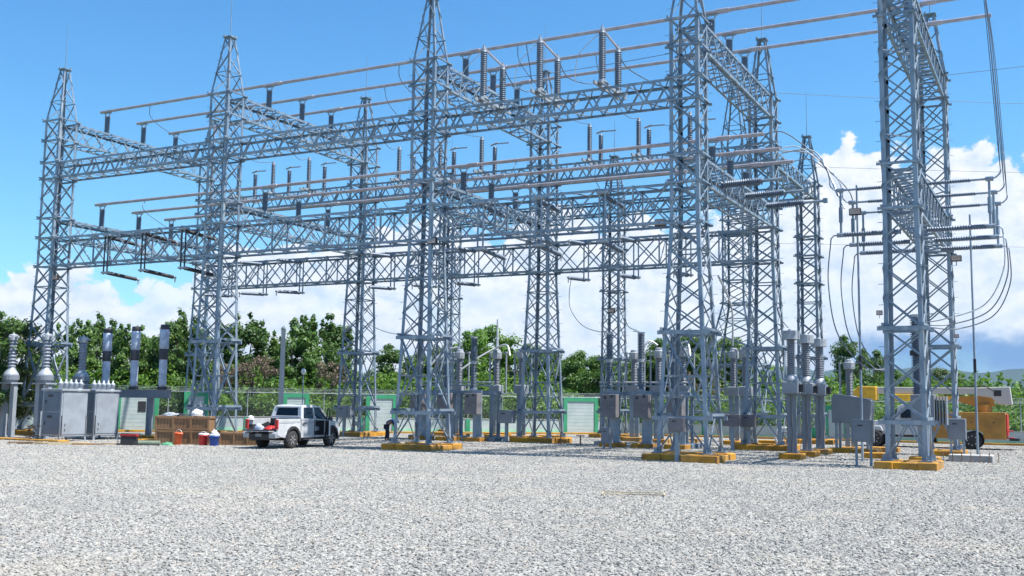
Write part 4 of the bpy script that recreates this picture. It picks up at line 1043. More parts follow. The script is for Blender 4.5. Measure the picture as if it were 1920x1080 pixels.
for k, (x, y) in enumerate(((-23.5, 53.2), (-22.9, 51.9), (-22.6, 54.6), (-24.4, 52.6))):
    o = MB().cyl((0, 0, 0), (0, 0, .55), .025, n=6).box((0, 0, .56), (.5, .04, .03)).build('stub_rail', 'rust', None, (x, y, 0)); tag(o, 'rusty T shaped stub %s' % ('nearest the first clear breaker', 'closest to the camera left of the breaker', 'farthest behind its fellows', 'leftmost towards the green framed panel')[k], 'stub', 'rusty stubs in the gravel')

# ------------------------------------------------------------------ pickup truck
def wheel(r_, w, m_rim='rim', spokes=6, name='wheel'):
    def f(parent, loc, side):
        t = MB().lathe((0, -w/2, 0), [(r_*.60, 0), (r_*.93, 0), (r_, w*.14), (r_, w*.86), (r_*.93, w), (r_*.60, w)], 28, (0, 1, 0)).build(name, 'rubber', parent, loc)
        y = side*w*.46
        mb = MB().lathe((0, y-.02 if side > 0 else y-.0, 0), [(r_*.50, 0), (r_*.62, 0), (r_*.62, .02), (r_*.50, .02)], 24, (0, 1, 0))
        for i in range(spokes):
            a = 2*pi*i/spokes; mb.bar((0, y*.93, 0), (cos(a)*r_*.56, y*.98, sin(a)*r_*.56), .05, .035, ref=(0, 1, 0))
        mb.cyl((0, y*.8, 0), (0, y*1.02, 0), r_*.13, n=12); mb.build('rim', m_rim, t)
        MB().cyl((0, -w*.2, 0), (0, w*.2, 0), r_*.59, n=20).build('brake_disc', 'plast', t)
        return t
    return f
def pickup():
    r = thing('pickup_truck', 'silvery white double cab pickup with open tailgate and open door', 'pickup truck', (-32.72, 38.9, 0), rad(93.6)); r.scale = (1, 1, 1.08)
    hw = .92; CB = .62                                   # half width, rear of the cab
    def arc(cx, r_, a0, a1, n=9): return [(cx+r_*cos(rad(a0+(a1-a0)*i/n)), .40+r_*sin(rad(a0+(a1-a0)*i/n))) for i in range(n+1)]
    for s in (-1, 1):
        pts = [(-1.18, .62), (-1.18, 1.28), (-1.15, 1.31), (CB-.01, 1.31), (CB-.01, .50)]+arc(0, .49, 12, 172)+[(-.9, .52)]
        MB().extr(pts, s*hw-s*.09, s*hw, tap=lambda x, z, k: -s*.04*max(0, (z-.9)/.4)-s*.02*max(0, (.6-z)/.2)).build('bed_side', 'paint', r, bevel=.012)
        MB().box((-.28, s*(hw-.105), 1.05), (1.72, .02, .5)).build('bed_side_liner', 'plast', r)
        MB().box((-.28, s*(hw-.08), 1.322), (1.74, .1, .03)).build('bed_rail', 'plast', r)
        MB().box((-.26, s*(hw+.002), 1.17), (1.6, .006, .02)).build('crease', 'greyl', r)
        MB().box((-1.165, s*(hw-.085), 1.06), (.09, .17, .40), bev=.015).build('tail_lamp', 'lamp_red', r)
        for cx in (0, 3.2):
            out = arc(cx, .58, -6, 186, 14); inn = arc(cx, .47, -6, 186, 14)[::-1]
            MB().extr(out+inn, s*(hw-.06), s*(hw+.05)).build('wheel_arch', 'plast', r)
    MB().box((-.28, 0, .78), (1.76, 1.68, .08)).box((CB-.05, 0, 1.05), (.06, 1.68, .5)).build('bed_liner', 'plast', r)
    tg = MB().box((-1.42, 0, .80), (.44, 1.5, .05), bev=.01).build('tailgate', 'plast', r); MB().box((-1.42, 0, .77), (.445, 1.505, .02)).build('tailgate_skin', 'paintb', tg)
    bp = MB().extr([(-1.36, .50), (-1.38, .64), (-1.2, .70), (-1.0, .68), (-1.0, .5)], -.55, .55).build('rear_bumper', 'plast', r, bevel=.015)
    for s in (-1, 1): MB().extr([(-1.34, .48), (-1.36, .68), (-1.2, .76), (-.9, .74), (-.9, .5)], s*.55, s*.9).build('bumper_corner', 'cast', bp, bevel=.02)
    MB().box((-1.375, 0, .60), (.02, .34, .13)).build('licence_plate', 'grey', bp)
    MB().box((-1.1, 0, .50), (.3, 1.3, .2)).build('underbody', 'plast', r)
    tp = lambda x, z, k: (-1 if k else 1)*(.04*max(0, (z-.95)/.35)+.03*max(0, (.55-z)/.15)+.10*max(0, (x-3.5)/.6))
    nose = [(2.68, .46)]+[p for p in arc(3.2, .49, 168, 10)]+[(4.02, .48), (4.08, .7), (4.06, 1.0), (3.93, 1.13), (3.4, 1.2), (2.68, 1.24)]
    MB().extr([(CB, .46), (1.74, .46), (1.74, 1.27), (CB, 1.31)], -hw, hw, tap=tp).extr([(1.74, .46), (2.68, .46), (2.68, .56), (1.74, .56)], -hw, hw, tap=tp).extr([(1.74, .56), (2.68, .56), (2.68, 1.24), (1.74, 1.27)], -hw+.8, hw, tap=tp).extr(nose, -hw, hw, tap=tp).build('body', 'paint', r, bevel=.03)
    MB().box((2.2, -hw+.46, .92), (.9, .72, .70)).build('cabin_interior', 'plast', r)
    MB().box((2.0, -hw+.2, .85), (.5, .28, .2), bev=.05).box((1.86, -hw+.2, 1.15), (.14, .28, .5), bev=.04).build('driver_seat', 'grey', r)
    gt = lambda x, z, k: (-1 if k else 1)*(.045+.13*max(0, (z-1.25)/.55))
    MB().extr([(.80, 1.80), (.90, 1.86), (1.4, 1.90), (1.95, 1.885), (2.28, 1.82), (2.24, 1.78), (.82, 1.76)], -hw, hw, tap=gt).build('roof', 'paint', r, bevel=.04)
    MB().extr([(.70, 1.26), (2.96, 1.22), (2.26, 1.79), (.84, 1.79)], -hw+.035, hw-.035, tap=gt).build('window_glass', 'glass', r)
    y = lambda z: hw-.045-.13*max(0, (z-1.25)/.55)
    for s in (-1, 1):
        for (x0, z0, x1, z1, w_) in ((.74, 1.26, .90, 1.83, .20), (1.76, 1.27, 1.78, 1.81, .07), (2.98, 1.20, 2.27, 1.83, .07)):
            MB().bar((x0, s*(y(z0)-.012), z0), (x1, s*(y(z1)-.012), z1), w_, .06, ref=(0, 1, 0)).build('pillar', 'paint', r)
        MB().bar((CB, s*y(1.27), 1.28), (2.98, s*y(1.21), 1.22), .06, .05, ref=(0, 1, 0)).build('belt_trim', 'paint', r)
        MB().bar((.72, s*(y(1.28)-.10), 1.3), (.86, s*(y(1.8)-.10), 1.82), .16, .09, ref=(1, 0, 0)).build('rear_pillar', 'paint', r)
    MB().box((.69, 0, 1.345), (.06, 1.62, .13), bev=.01).build('rear_panel', 'paint', r)
    MB().bar((.80, -.66, 1.79), (.80, .66, 1.79), .06, .06).build('rear_header', 'paint', r)
    for x in (CB, 1.73): MB().box((x, -hw-.001, .88), (.016, .012, .76)).build('door_seam', 'plast', r)
    MB().box((1.2, -hw-.001, 1.12), (1.0, .01, .014)).build('door_crease', 'grey', r)
    MB().box((.86, -hw-.015, 1.08), (.18, .03, .04)).build('door_handle', 'plast', r)
    d = bpy.data.objects.new('front_door', None); COL.objects.link(d); d.parent = r; d.location = (2.72, -hw, 0); d.rotation_euler = (0, 0, rad(44))
    MB().box((-.46, 0, .88), (.92, .07, .70), bev=.02).build('door_panel', 'paint', d)
    MB().box((-.46, .045, .88), (.86, .03, .62), bev=.01).build('door_trim', 'plast', d)
    MB().tube([(-.90, 0, 1.22), (-.86, .04, 1.72), (-.50, .05, 1.75), (.0, .0, 1.24)], .03, 6).build('window_frame', 'plast', d)
    MB().box((.02, -.18, 1.26), (.1, .24, .18), bev=.03).build('wing_mirror', 'plast', d)
    for s in (-1, 1): MB().box((1.65, s*(hw+.02), .40), (1.9, .16, .05)).build('side_step', 'plast', r)
    MB().box((1.6, 0, .44), (4.4, 1.1, .16)).build('chassis', 'plast', r)
    for s in (-1, 1): MB().box((3.98, s*.68, .98), (.12, .32, .15), bev=.03).build('headlight', 'glass', r)
    MB().box((4.06, 0, .84), (.04, .9, .3)).build('grille', 'plast', r)
    w = wheel(.40, .26)
    for x in (0, 3.2):
        for s in (-1, 1): w(r, (x, s*.79, .40), s)
    return r
pickup()
PK = Matrix.Translation((-32.72, 38.9, 0)) @ Matrix.Rotation(rad(93.6), 4, 'Z')
def inbed(x, y, z): return tuple(PK @ V((x, y, z)))
lump('red_bundle', inbed(-.75, -.25, .84), (.35, .42, .22), 'red', 'red rope and tool heap in the open pickup bed', 'bundle', 12)
lump('red_bundle', inbed(-1.0, -.45, .84), (.25, .3, .12), 'red', 'flat red cloth on the lowered tailgate', 'cloth', 15)
lump('white_bag', inbed(-.8, .45, .84), (.25, .2, .3), 'film', 'pale blue white bag in the pickup bed', 'bag', 21)
hh = thing('hard_hat', 'white hard hat resting on the left rail of the pickup bed', 'hard hat', inbed(-.95, .80, 1.34))
MB().lathe((0, 0, 0), [(.15, 0), (.145, .08), (.11, .15), (.05, .185), (.01, .19)], 14).build('shell', 'hat', hh); MB().lathe((0, 0, 0), [(.15, 0), (.19, -.005), (.19, .01), (.15, .012)], 14).build('brim', 'hat', hh)

# ------------------------------------------------------------------ bucket truck
def bucket_truck():
    r = thing('bucket_truck', 'orange utility truck with cream boom resting over its white cab', 'bucket truck', (-4.55, 65.9, 0), rad(180))
    # local +x = towards the cab (picture left)
    MB().box((2.6, 0, .72), (8.0, .9, .2)).build('chassis', 'plast', r)
    MB().extr([(-1.75, .62), (-.62, .62), (-.58, .95), (-.3, 1.15), (.3, 1.15), (.58, .95), (.62, .62), (2.4, .62), (2.4, 2.05), (1.0, 2.1), (-1.75, 2.12)], -1.2, 1.2).build('utility_body', 'orange', r, bevel=.02)
    for x0, x1, z0, z1 in ((-1.6, -.75, 1.25, 2.0), (-.7, .75, 1.25, 2.0), (.85, 1.55, .75, 2.0), (1.6, 2.3, .75, 2.0)):
        for s in (-1, 1):
            d_ = MB().box(((x0+x1)/2, s*1.21, (z0+z1)/2), (x1-x0, .03, z1-z0), bev=.005).build('locker_door', 'orange', r)
    MB().box((-1.8, 0, 1.4), (.06, 2.2, 1.2)).box((-1.95, .6, .7), (.4, .6, .06)).box((-1.95, .6, 1.1), (.3, .6, .05)).build('rear_step', 'red', r)
    MB().box((-2.15, 0, .62), (.5, 1.8, .14)).build('rear_bumper', 'plast', r)
    MB().extr([(2.5, .75), (4.2, .75), (4.2, 1.5), (4.05, 1.75), (3.95, 2.35), (3.75, 2.5), (2.6, 2.5), (2.5, 2.4)], -1.1, 1.1, tap=lambda x, z, k: (-1 if k else 1)*.1*max(0, (z-1.6)/.9)).build('cab', 'paint', r, bevel=.04)
    for s in (-1, 1):
        MB().box((3.35, s*1.06, 1.98), (.85, .06, .52), bev=.02, mtx=Matrix.Rotation(-s*-.11, 3, 'X')).build('side_window', 'glass', r)
        MB().box((3.3, s*1.115, 1.2), (1.1, .02, .8)).build('cab_door', 'paint', r)
        MB().box((3.5, s*1.135, 1.32), (.5, .012, .16)).build('door_marking', 'grey', r)
    MB().box((4.08, 0, 1.98), (.05, 1.7, .5), mtx=Matrix.Rotation(-.2, 3, 'Y')).build('windscreen', 'glass', r)
    MB().extr([(4.2, .75), (4.85, .75), (4.95, .95), (5.75, .95), (5.8, 1.25), (5.65, 1.5), (4.2, 1.68)], -.85, .85).extr([(4.75, .95), (5.85, .95), (5.8, 1.15), (5.6, 1.25), (4.9, 1.25)], -1.12, 1.12).build('bonnet', 'paint', r, bevel=.05)
    MB().box((5.92, 0, .75), (.2, 2.2, .25), bev=.03).build('front_bumper', 'cast', r)
    w = wheel(.52, .32, 'rim', 8)
    for x in (0, 5.3):
        for s in (-1, 1): w(r, (x, s*1.0, .52), s)
    MB().cyl((-.6, 0, 2.1), (-.6, 0, 2.55), .45, n=18).build('turntable', 'orange', r)
    MB().extr([(-1.2, 2.45), (-.1, 2.45), (.9, 2.75), (.9, 3.0), (-.3, 3.05), (-1.0, 3.3)], -.25, .25).build('lower_boom', 'orange', r)
    MB().extr([(.2, 2.72), (4.0, 2.82), (4.0, 3.02), (.2, 3.02)], -.2, .2).build('boom_beam', 'amber', r)
    MB().extr([(-2.1, 2.55), (-1.4, 2.55), (-1.0, 2.95), (-.2, 3.05), (-.2, 3.5), (-2.0, 3.58)], -.3, .3).build('boom_elbow', 'cream', r, bevel=.04)
    for s in (-1, 1): MB().box((-1.35, s*.29, 3.2), (.4, .04, .34)).build('elbow_recess', 'plast', r)
    for k, y_ in enumerate((-.3, .3)): MB().tube([(-1.2, y_, 3.3), (-.7, y_*1.2, 3.62), (.2, y_, 3.56), (1.4, y_*.9, 3.55)], .03, 6).build('hydraulic_hose', 'plast', r)
    for s in (-1, 1):
        MB().box((2.2, s*1.28, .62), (.18, .12, .5)).box((2.2, s*1.3, .34), (.34, .2, .06)).build('outrigger', 'plast', r)
        MB().box((-1.72, s*1.0, 1.95), (.06, .18, .12)).build('tail_lamp', 'lamp_red', r)
        for x_ in (-1.15, 0., 1.2, 1.95): MB().box((x_, s*1.235, 1.55), (.12, .02, .05)).build('latch', 'plast', r)
        MB().box((4.1, s*1.25, 1.95), (.08, .14, .34), bev=.02).build('wing_mirror', 'plast', r)
    MB().extr([(-.2, 3.12), (5.2, 3.12), (5.2, 3.52), (-.2, 3.5)], -.22, .22).build('upper_boom', 'cream', r, bevel=.03)
    MB().extr([(2.9, 2.72), (4.2, 2.72), (4.3, 2.95), (4.3, 3.1), (2.9, 3.1)], -.4, .4).build('boom_cover', 'amber', r, bevel=.04)
    MB().extr([(5.2, 2.72), (6.3, 2.75), (6.62, 3.0), (6.55, 3.25), (6.2, 3.55), (5.2, 3.55)], -.42, .42).build('work_bucket', 'amber', r, bevel=.05)
    return r
bucket_truck()

# ------------------------------------------------------------------ worker bending at the tower
def skinned(name, verts, edges, rad_, m_, parent=None, root=0, sub=2):
    me = bpy.data.meshes.new(name); me.from_pydata(verts, edges, []); me.materials.append(M[m_])
    o = bpy.data.objects.new(name, me); COL.objects.link(o); o.parent = parent
    sk = o.modifiers.new('skin', 'SKIN'); sk.use_smooth_shade = True
    lay = me.skin_vertices[0] if me.skin_vertices else None
    if lay is None:
        import bmesh
        bm = bmesh.new(); bm.from_mesh(me); bm.verts.layers.skin.verify(); bm.to_mesh(me); bm.free(); lay = me.skin_vertices[0]
    for i, q in enumerate(rad_):
        lay.data[i].radius = q if hasattr(q, '__len__') else (q, q)
    lay.data[root].use_root = True
    sb = o.modifiers.new('smooth', 'SUBSURF'); sb.levels = sub; sb.render_levels = sub
    return o
def worker():
    r = bpy.data.objects.new('person', None)
    # local x = direction he faces (picture right), z up
    v = [(0, 0, .88), (.16, 0, 1.08), (.36, 0, 1.20), (.47, 0, 1.16), (.58, 0, 1.08),               # pelvis spine chest neck head
         (0, .11, .84), (.04, .12, .46), (-.03, .12, .08), (.14, .12, .04),
         (0, -.11, .84), (.10, -.12, .47), (.08, -.12, .08), (.25, -.12, .04),
         (.36, .19, 1.16), (.42, .22, .88), (.56, .16, .70), (.62, .13, .62),
         (.36, -.19, 1.16), (.44, -.22, .90), (.60, -.15, .74), (.67, -.12, .67)]
    e = [(0, 1), (1, 2), (2, 3), (3, 4), (0, 5), (5, 6), (6, 7), (7, 8), (0, 9), (9, 10), (10, 11), (11, 12), (2, 13), (13, 14), (14, 15), (15, 16), (2, 17), (17, 18), (18, 19), (19, 20)]
    q = [.14, (.15, .13), (.16, .13), .06, .095, .10, .065, .05, .045, .10, .065, .05, .045, .06, .048, .036, .03, .06, .048, .036, .03]
    # five short fingers on each hand
    for w_, (hx, hy, hz) in ((16, v[16]), (20, v[20])):
        for f_ in range(5):
            n = len(v); oy = (-.03+.017*f_); L_ = (.05, .075, .085, .08, .06)[f_]
            a = (hx+.03, hy+oy, hz-.03); b = (hx+.03+L_*.6, hy+oy*1.15, hz-.03-L_*.7)
            v += [a, b]; e += [(w_, n), (n, n+1)]; q += [.012, .008]
    b = skinned('person', v, e, q, 'skin', None)
    b.location = (-34.62, 50.75, 0.0); b.rotation_euler = (0, 0, rad(38))
    tag(b, 'person in blue shirt and dark trousers bending over by the tower footing', 'person')
    bpy.data.objects.remove(r)
    sv = [(-.0, 0, .90), (.15, 0, 1.09), (.36, 0, 1.205), (.36, .19, 1.165), (.41, .215, .93), (.36, -.19, 1.165), (.43, -.215, .95), (.42, 0, 1.19)]
    skinned('shirt', sv, [(0, 1), (1, 2), (2, 3), (3, 4), (2, 5), (5, 6), (2, 7)], [.16, (.175, .155), (.185, .155), .078, .062, .078, .062, .09], 'bluec', b)
    tv = [(0, 0, .88), (0, .11, .82), (.04, .12, .46), (-.03, .12, .11), (0, -.11, .82), (.10, -.12, .47), (.08, -.12, .11)]
    skinned('trousers', tv, [(0, 1), (1, 2), (2, 3), (0, 4), (4, 5), (5, 6)], [.16, .118, .085, .075, .118, .085, .075], 'navy', b)
    for s in (.12, -.12):
        x = .03 if s > 0 else .14
        MB().box((x+.02, s, .045), (.28, .11, .09), bev=.03).build('boot', 'plast', b)
    MB().lathe((.60, 0, 1.09), [(.118, 0), (.115, .04), (.09, .09), (.04, .115), (.01, .12)], 12, (.45, 0, .7)).lathe((.60, 0, 1.09), [(.12, 0), (.15, -.005), (.15, .008), (.12, .01)], 12, (.45, 0, .7)).build('cap', 'bluec', b)
    MB().cyl((.68, 0, 1.03), (.705, 0, 1.01), .02, .008, 6).build('nose', 'skin', b)
    for s in (-.035, .035): MB().cyl((.655, s, 1.04), (.668, s, 1.033), .012, n=6).build('eye', 'plast', b)
worker()

# ------------------------------------------------------------------ perimeter wall and fence
WA, WB, WC = V((-61.5, 45.4, 0)), V((-31, 74.4, 0)), V((60, 77.2, 0))
WL = V((-92, 16.4, 0))
mesh_m = bpy.data.materials.new('chain_link'); mesh_m.use_nodes = True
_t = NT(mesh_m.node_tree); _b = _t.n['Principled BSDF']; _b.inputs['Base Color'].default_value = (.45, .48, .47, 1); _b.inputs['Metallic'].default_value = .4
_uv = _t.add('ShaderNodeTexCoord').outputs['Object']; _s = _t.add('ShaderNodeSeparateXYZ', {0: _uv})
_a = _t.m('ADD', _s.outputs[0], _s.outputs[2]); _c = _t.m('SUBTRACT', _s.outputs[0], _s.outputs[2])
_p = _t.m('LESS_THAN', _t.m('PINGPONG', _a, .05), .0022); _q = _t.m('LESS_THAN', _t.m('PINGPONG', _c, .05), .0022)
_t.put(_b.inputs['Alpha'], _t.m('MAXIMUM', _p, _q))
def fence_run(P, Q, h_low, h_top, label, lw, post_step=2.6):
    d = (Q-P); L_ = d.length; ang_ = math.atan2(d.y, d.x)
    r = thing('perimeter_fence', label, 'fence', tuple(P), ang_, 'perimeter fence runs')
    MB().box((L_/2, 0, h_low*.66), (L_, .16, h_low*.68)).build('wall_upper_band', 'white', r)
    MB().box((L_/2, 0, h_low*.16), (L_, .18, h_low*.32)).build('wall_base_band', 'mint', r)
    MB().box((L_/2, 0, h_low+.02), (L_, .22, .05)).build('wall_coping', 'conc', r)
    n = int(L_/post_step)
    for i in range(n+1):
        x = .1+(L_-.2)*i/n
        MB().cyl((x, 0, h_low), (x, 0, h_top), .035, n=8).cyl((x, 0, h_top), (x, -.25, h_top+.32), .025, n=6).build('post', 'plate', r)
        if i % 3 == 0: MB().box((x, -.09, h_low/2), (.32, .1, h_low)).build('pilaster', 'green', r)
    MB().tube([(0, 0, h_top), (L_, 0, h_top)], .028, 6).build('top_rail', 'plate', r)
    mb = MB(); mb.add([(0, 0, h_low+.05), (L_, 0, h_low+.05), (L_, 0, h_top), (0, 0, h_top)], [(0, 1, 2, 3)]); mb.build('chain_link_mesh', mesh_m, r)
    for k in range(3): MB().tube([(0, -.08-.08*k, h_top+.1+.1*k), (L_, -.08-.08*k, h_top+.1+.1*k)], .01, 4).build('barbed_wire', 'plate', r)
    MB().box((L_/2, -.5, .07), (L_, .22, .14), bev=.02).build('kerb', 'yellow', r)
    return r
fence_run(WL, WA, 1.05, 2.75, 'chain link fence over a low white wall at the far left', 1)
fence_run(WA, WB, 1.05, 2.75, 'chain link fence over a low white wall behind the pickup and towers', 1)
fence_run(WB, WC, .85, 2.7, 'chain link fence over a low white wall behind the bucket truck', 1)
def panel(P, Q, a, b, h, label, slit=False):
    d = (Q-P).normalized(); rz = math.atan2(d.y, d.x); c = P+d*((a+b)/2); w = b-a
    n = V((d.y, -d.x, 0)); c = c+n*.16
    r = thing('wall_panel', label, 'wall panel', tuple(c), rz, 'green framed wall panels')
    MB().box((0, .0, h/2), (w, .16, h)).build('panel_body', 'white', r)
    f = .28
    for sx in (-1, 1): MB().box((sx*(w/2-f/2), -.1, h/2), (f, .06, h)).build('side_frame', 'green', r)
    MB().box((0, -.1, h-.14), (w-2*f, .055, .28)).build('top_frame', 'green', r); MB().box((0, -.1, .05), (w-2*f, .055, .1)).build('bottom_frame', 'green', r)
    mb = MB()
    for i in range(1, 9): mb.box((0, -.082, .1+(h-.38)*i/9), (w-2*f, .006, .009))
    mb.build('block_joint', 'conc', r)
    if slit: MB().box((w*.1, -.09, h*.62), (.5, .03, .7)).build('window_opening', 'plast', r)
panel(WA, WB, 38.86, 41.6, 2.72, 'large green framed white wall panel between two far towers')
panel(WA, WB, 24.0, 26.2, 2.72, 'green framed white panel left of the worker')
panel(WA, WB, 18.2, 20.0, 2.72, 'green framed white panel above the pickup roof')
panel(WA, WB, 11.6, 13.2, 2.72, 'narrow green framed panel behind the crates tower')
panel(WA, WB, 7.3, 10.0, 2.72, 'pale panel with dark opening behind the T shaped stand', True)
panel(WA, WB, -.6, 2.6, 2.72, 'pale green framed panel behind the leftmost ribbed insulator')
panel(WA, WB, 3.0, 6.2, 2.72, 'pale green framed panel hidden behind the grey cabinets')
panel(WB, WC, 16.4, 18.0, 2.4, 'green framed panel behind the grey tank')
panel(WB, WC, 4.6, 6.4, 2.4, 'green panel seen through the centre right tower')

# ------------------------------------------------------------------ vegetation
def leaf_quads(mb, c, n, rad3, size, rnd, up=.5):
    for _ in range(n):
        while True:
            p = V((rnd.uniform(-1, 1), rnd.uniform(-1, 1), rnd.uniform(-1, 1)))
            if p.length <= 1: break
        k = .55+.45*rnd.random(); p = p.normalized()*(k*(rnd.random()**.3))
        q = V(c)+V((p.x*rad3[0], p.y*rad3[1], p.z*rad3[2]))
        nrm = (p+V((rnd.gauss(0, .5), rnd.gauss(0, .5), up+rnd.gauss(0, .5)))).normalized()
        t = nrm.cross(V((rnd.gauss(0, 1), rnd.gauss(0, 1), rnd.gauss(0, 1)))).normalized(); b = nrm.cross(t)
        s = size*rnd.uniform(.6, 1.3); t *= s; b *= s*.6
        n0 = len(mb.v); mb.v += [tuple(q-t), tuple(q-b*.8-t*.1), tuple(q+t), tuple(q+b*.8-t*.1)]; mb.f.append((n0, n0+1, n0+2, n0+3)); mb.sm.append(False)
def mk_tree(seed, H, Wd, kind, leaf, shoots=False, dense=1.):
    rnd = random.Random(seed)
    def f():
        r = thing('broadleaf_tree', '', 'tree')
        tr = MB(); lf = MB(); base = H*(.22 if kind != 'slim' else .3)
        tr.cyl((0, 0, -.1), (0, 0, base), .22, .16, 8)
        limbs = []
        for i in range(7):
            a = 2*pi*i/7+rnd.uniform(-.4, .4); L_ = rnd.uniform(.35, .95)
            e = V((cos(a)*Wd*.42*L_, sin(a)*Wd*.42*L_, H*rnd.uniform(.5, .85))); m_ = V((e.x*.4, e.y*.4, base+(e.z-base)*.55))
            tr.cyl((0, 0, base*.9), m_, .12, .08, 6); tr.cyl(m_, e, .08, .03, 6); limbs += [m_, e]
        tr.build('trunk', 'bark', r)
        nl = int((40 if kind != 'slim' else 22))
        for i in range(nl):
            t = i/nl; z = H*(.18+.72*rnd.random()); zz = (z/H-.5)/.55
            rr_ = Wd/2*max(.25, (1-zz*zz))**.5*rnd.uniform(.55, .95)*(.8 if z > .75*H else 1); a = rnd.uniform(0, 2*pi)
            s = rnd.uniform(.10, .2)*Wd
            leaf_quads(lf, (cos(a)*rr_*.8, sin(a)*rr_*.8, z), int(330*dense), (s, s, s*.7), .135, rnd)
        for p in limbs: leaf_quads(lf, p, int(150*dense), (Wd*.15, Wd*.15, Wd*.12), .135, rnd)
        if shoots:
            for i in range(16):
                a = rnd.uniform(0, 2*pi); rr_ = Wd/2*rnd.uniform(.1, .85); zt = H*(1.0-.25*(rr_/(Wd/2))**2)*rnd.uniform(.93, 1.06)
                tr2 = (cos(a)*rr_, sin(a)*rr_)
                leaf_quads(lf, (tr2[0], tr2[1], zt), 24, (.22, .22, .38), .2, rnd)
                leaf_quads(lf, (tr2[0], tr2[1], zt-.8), 40, (.4, .4, .5), .2, rnd)
        lf.build('crown', leaf, r, fix=False); return r
    return f
LM = M['leaf']
protos = {
 'teak': Once(mk_tree(1, 8.6, 6.2, 'round', LM[0], True)), 'teak2': Once(mk_tree(2, 8.6, 5.6, 'round', LM[1], True)),
 'mid': Once(mk_tree(3, 8.6, 6.6, 'round', LM[1])), 'bright': Once(mk_tree(4, 8.6, 5.6, 'round', LM[2], False)),
 'dark': Once(mk_tree(5, 8.6, 6.0, 'round', LM[0], False, 1.1)), 'olive': Once(mk_tree(6, 8.6, 6.4, 'round', LM[3])), 'slim': Once(mk_tree(8, 8.6, 4.2, 'slim', LM[0], True))}
def bearing(px): return yaw+math.atan((px-960)/1963.6/cos(pitch)*.985)
TREES = [(-60, 570, 66, 'dark', 1.1), (12, 588, 70, 'olive', .95), (80, 655, 88, 'mid', .9), (135, 612, 90, 'teak2', .85), (190, 606, 93, 'teak', .9), (245, 622, 88, 'teak2', .9), (305, 612, 92, 'mid', .9),
         (345, 600, 87, 'teak', .9), (400, 606, 94, 'dark', .95), (460, 606, 90, 'teak', 1.0), (505, 650, 96, 'mid', .8), (555, 602, 88, 'teak2', .9), (603, 606, 91, 'teak', 1.0), (640, 640, 95, 'dark', .8), (705, 688, 104, 'mid', .8),
         (742, 640, 98, 'dark', .9), (790, 652, 104, 'mid', .8), (838, 640, 103, 'olive', .7), (885, 606, 98, 'bright', .8), (922, 600, 101, 'bright', .9), (968, 628, 104, 'dark', .75), (1010, 640, 101, 'mid', .8), (1062, 652, 104, 'mid', 1.0), (1108, 650, 100, 'mid', 1.0),
         (1150, 662, 106, 'mid', 1.0), (1205, 655, 104, 'dark', .9), (1255, 625, 105, 'mid', .8), (1300, 612, 103, 'dark', .9), (1352, 612, 107, 'mid', .85), (1392, 640, 106, 'olive', .7), (1440, 690, 112, 'mid', .9), (1490, 705, 118, 'mid', .9), (1545, 700, 120, 'bright', .9),
         (1602, 622, 116, 'dark', .65), (1638, 650, 119, 'dark', .7), (1690, 688, 124, 'mid', .9), (1742, 690, 128, 'bright', .9), (1782, 682, 122, 'olive', .75), (1815, 704, 134, 'mid', .8), (1858, 716, 140, 'bright', 1.), (1905, 720, 138, 'mid', 1.), (1955, 722, 142, 'dark', 1.)]
desc = {'teak': 'dark green broadleaf tree with leafy shoots', 'teak2': 'green tree with shoots poking up', 'mid': 'bushy mid green tree', 'bright': 'light green feathery tree', 'dark': 'dense dark green tree', 'olive': 'olive green spreading tree', 'slim': 'slim dark tree'}
marks = [(-200, 'at the far left edge'), (60, 'left of the far left tower'), (160, 'behind the third ribbed insulator'), (215, 'above the wrapped columns'), (275, 'between the wrapped columns'), (325, 'right of the wrapped columns'), (372, 'left of the crates tower'), (430, 'behind the crates tower'), (485, 'above the brown vines'),
         (528, 'left of the concrete pole'), (580, 'right of the concrete pole'), (625, 'above the pickup cab'), (670, 'behind the tower right of the pickup'), (725, 'left of the worker'), (765, 'behind the worker'), (815, 'behind the worker tower'), (860, 'left of the clear breaker'), (900, 'above the clear breaker'), (945, 'above the white rod'),
         (990, 'left of the panel tower'), (1040, 'behind the panel tower'), (1085, 'above the green framed panel'), (1125, 'at the right edge of the green framed panel'), (1175, 'behind the thin far tower'), (1230, 'between the clear breaker columns'), (1275, 'left in the centre right tower'), (1325, 'right in the centre right tower'), (1372, 'right of the centre right tower'),
         (1415, 'at the spired tower'), (1465, 'left of the capped transformers'), (1520, 'behind the capped transformers'), (1575, 'left of the grey tank'), (1620, 'tallest above the grey tank'), (1665, 'left of the nearest tower'), (1715, 'behind the nearest tower'), (1760, 'behind the finned cabinet'), (1800, 'right of the bright tower leg'), (1835, 'above the boom elbow'), (1880, 'near the right edge'), (1930, 'at the right edge'), (3000, 'beyond the right edge')]
used_l = {}
for k, (px, ytop, dist, kd, ws) in enumerate(TREES):
    a = bearing(px); off = a-yaw; yh = 755+(px-960)*.0139
    h = CAMH+(yh-ytop)/1963.6*dist*cos(off)*.99
    x, y = sin(a)*dist, cos(a)*dist
    s = h/8.6; lb = '%s %s' % (desc[kd], next(m for t, m in marks if px <= t))
    if lb in used_l: lb += ', the farther one'
    used_l[lb] = 1
    h *= 1.035; s = h/8.6
    protos[kd]((x, y, 0), lb, rz=R.uniform(0, 6.28), group='trees beyond the wall', sc_=(max(.62, s)*ws*1.05, max(.62, s)*ws*1.05, s))

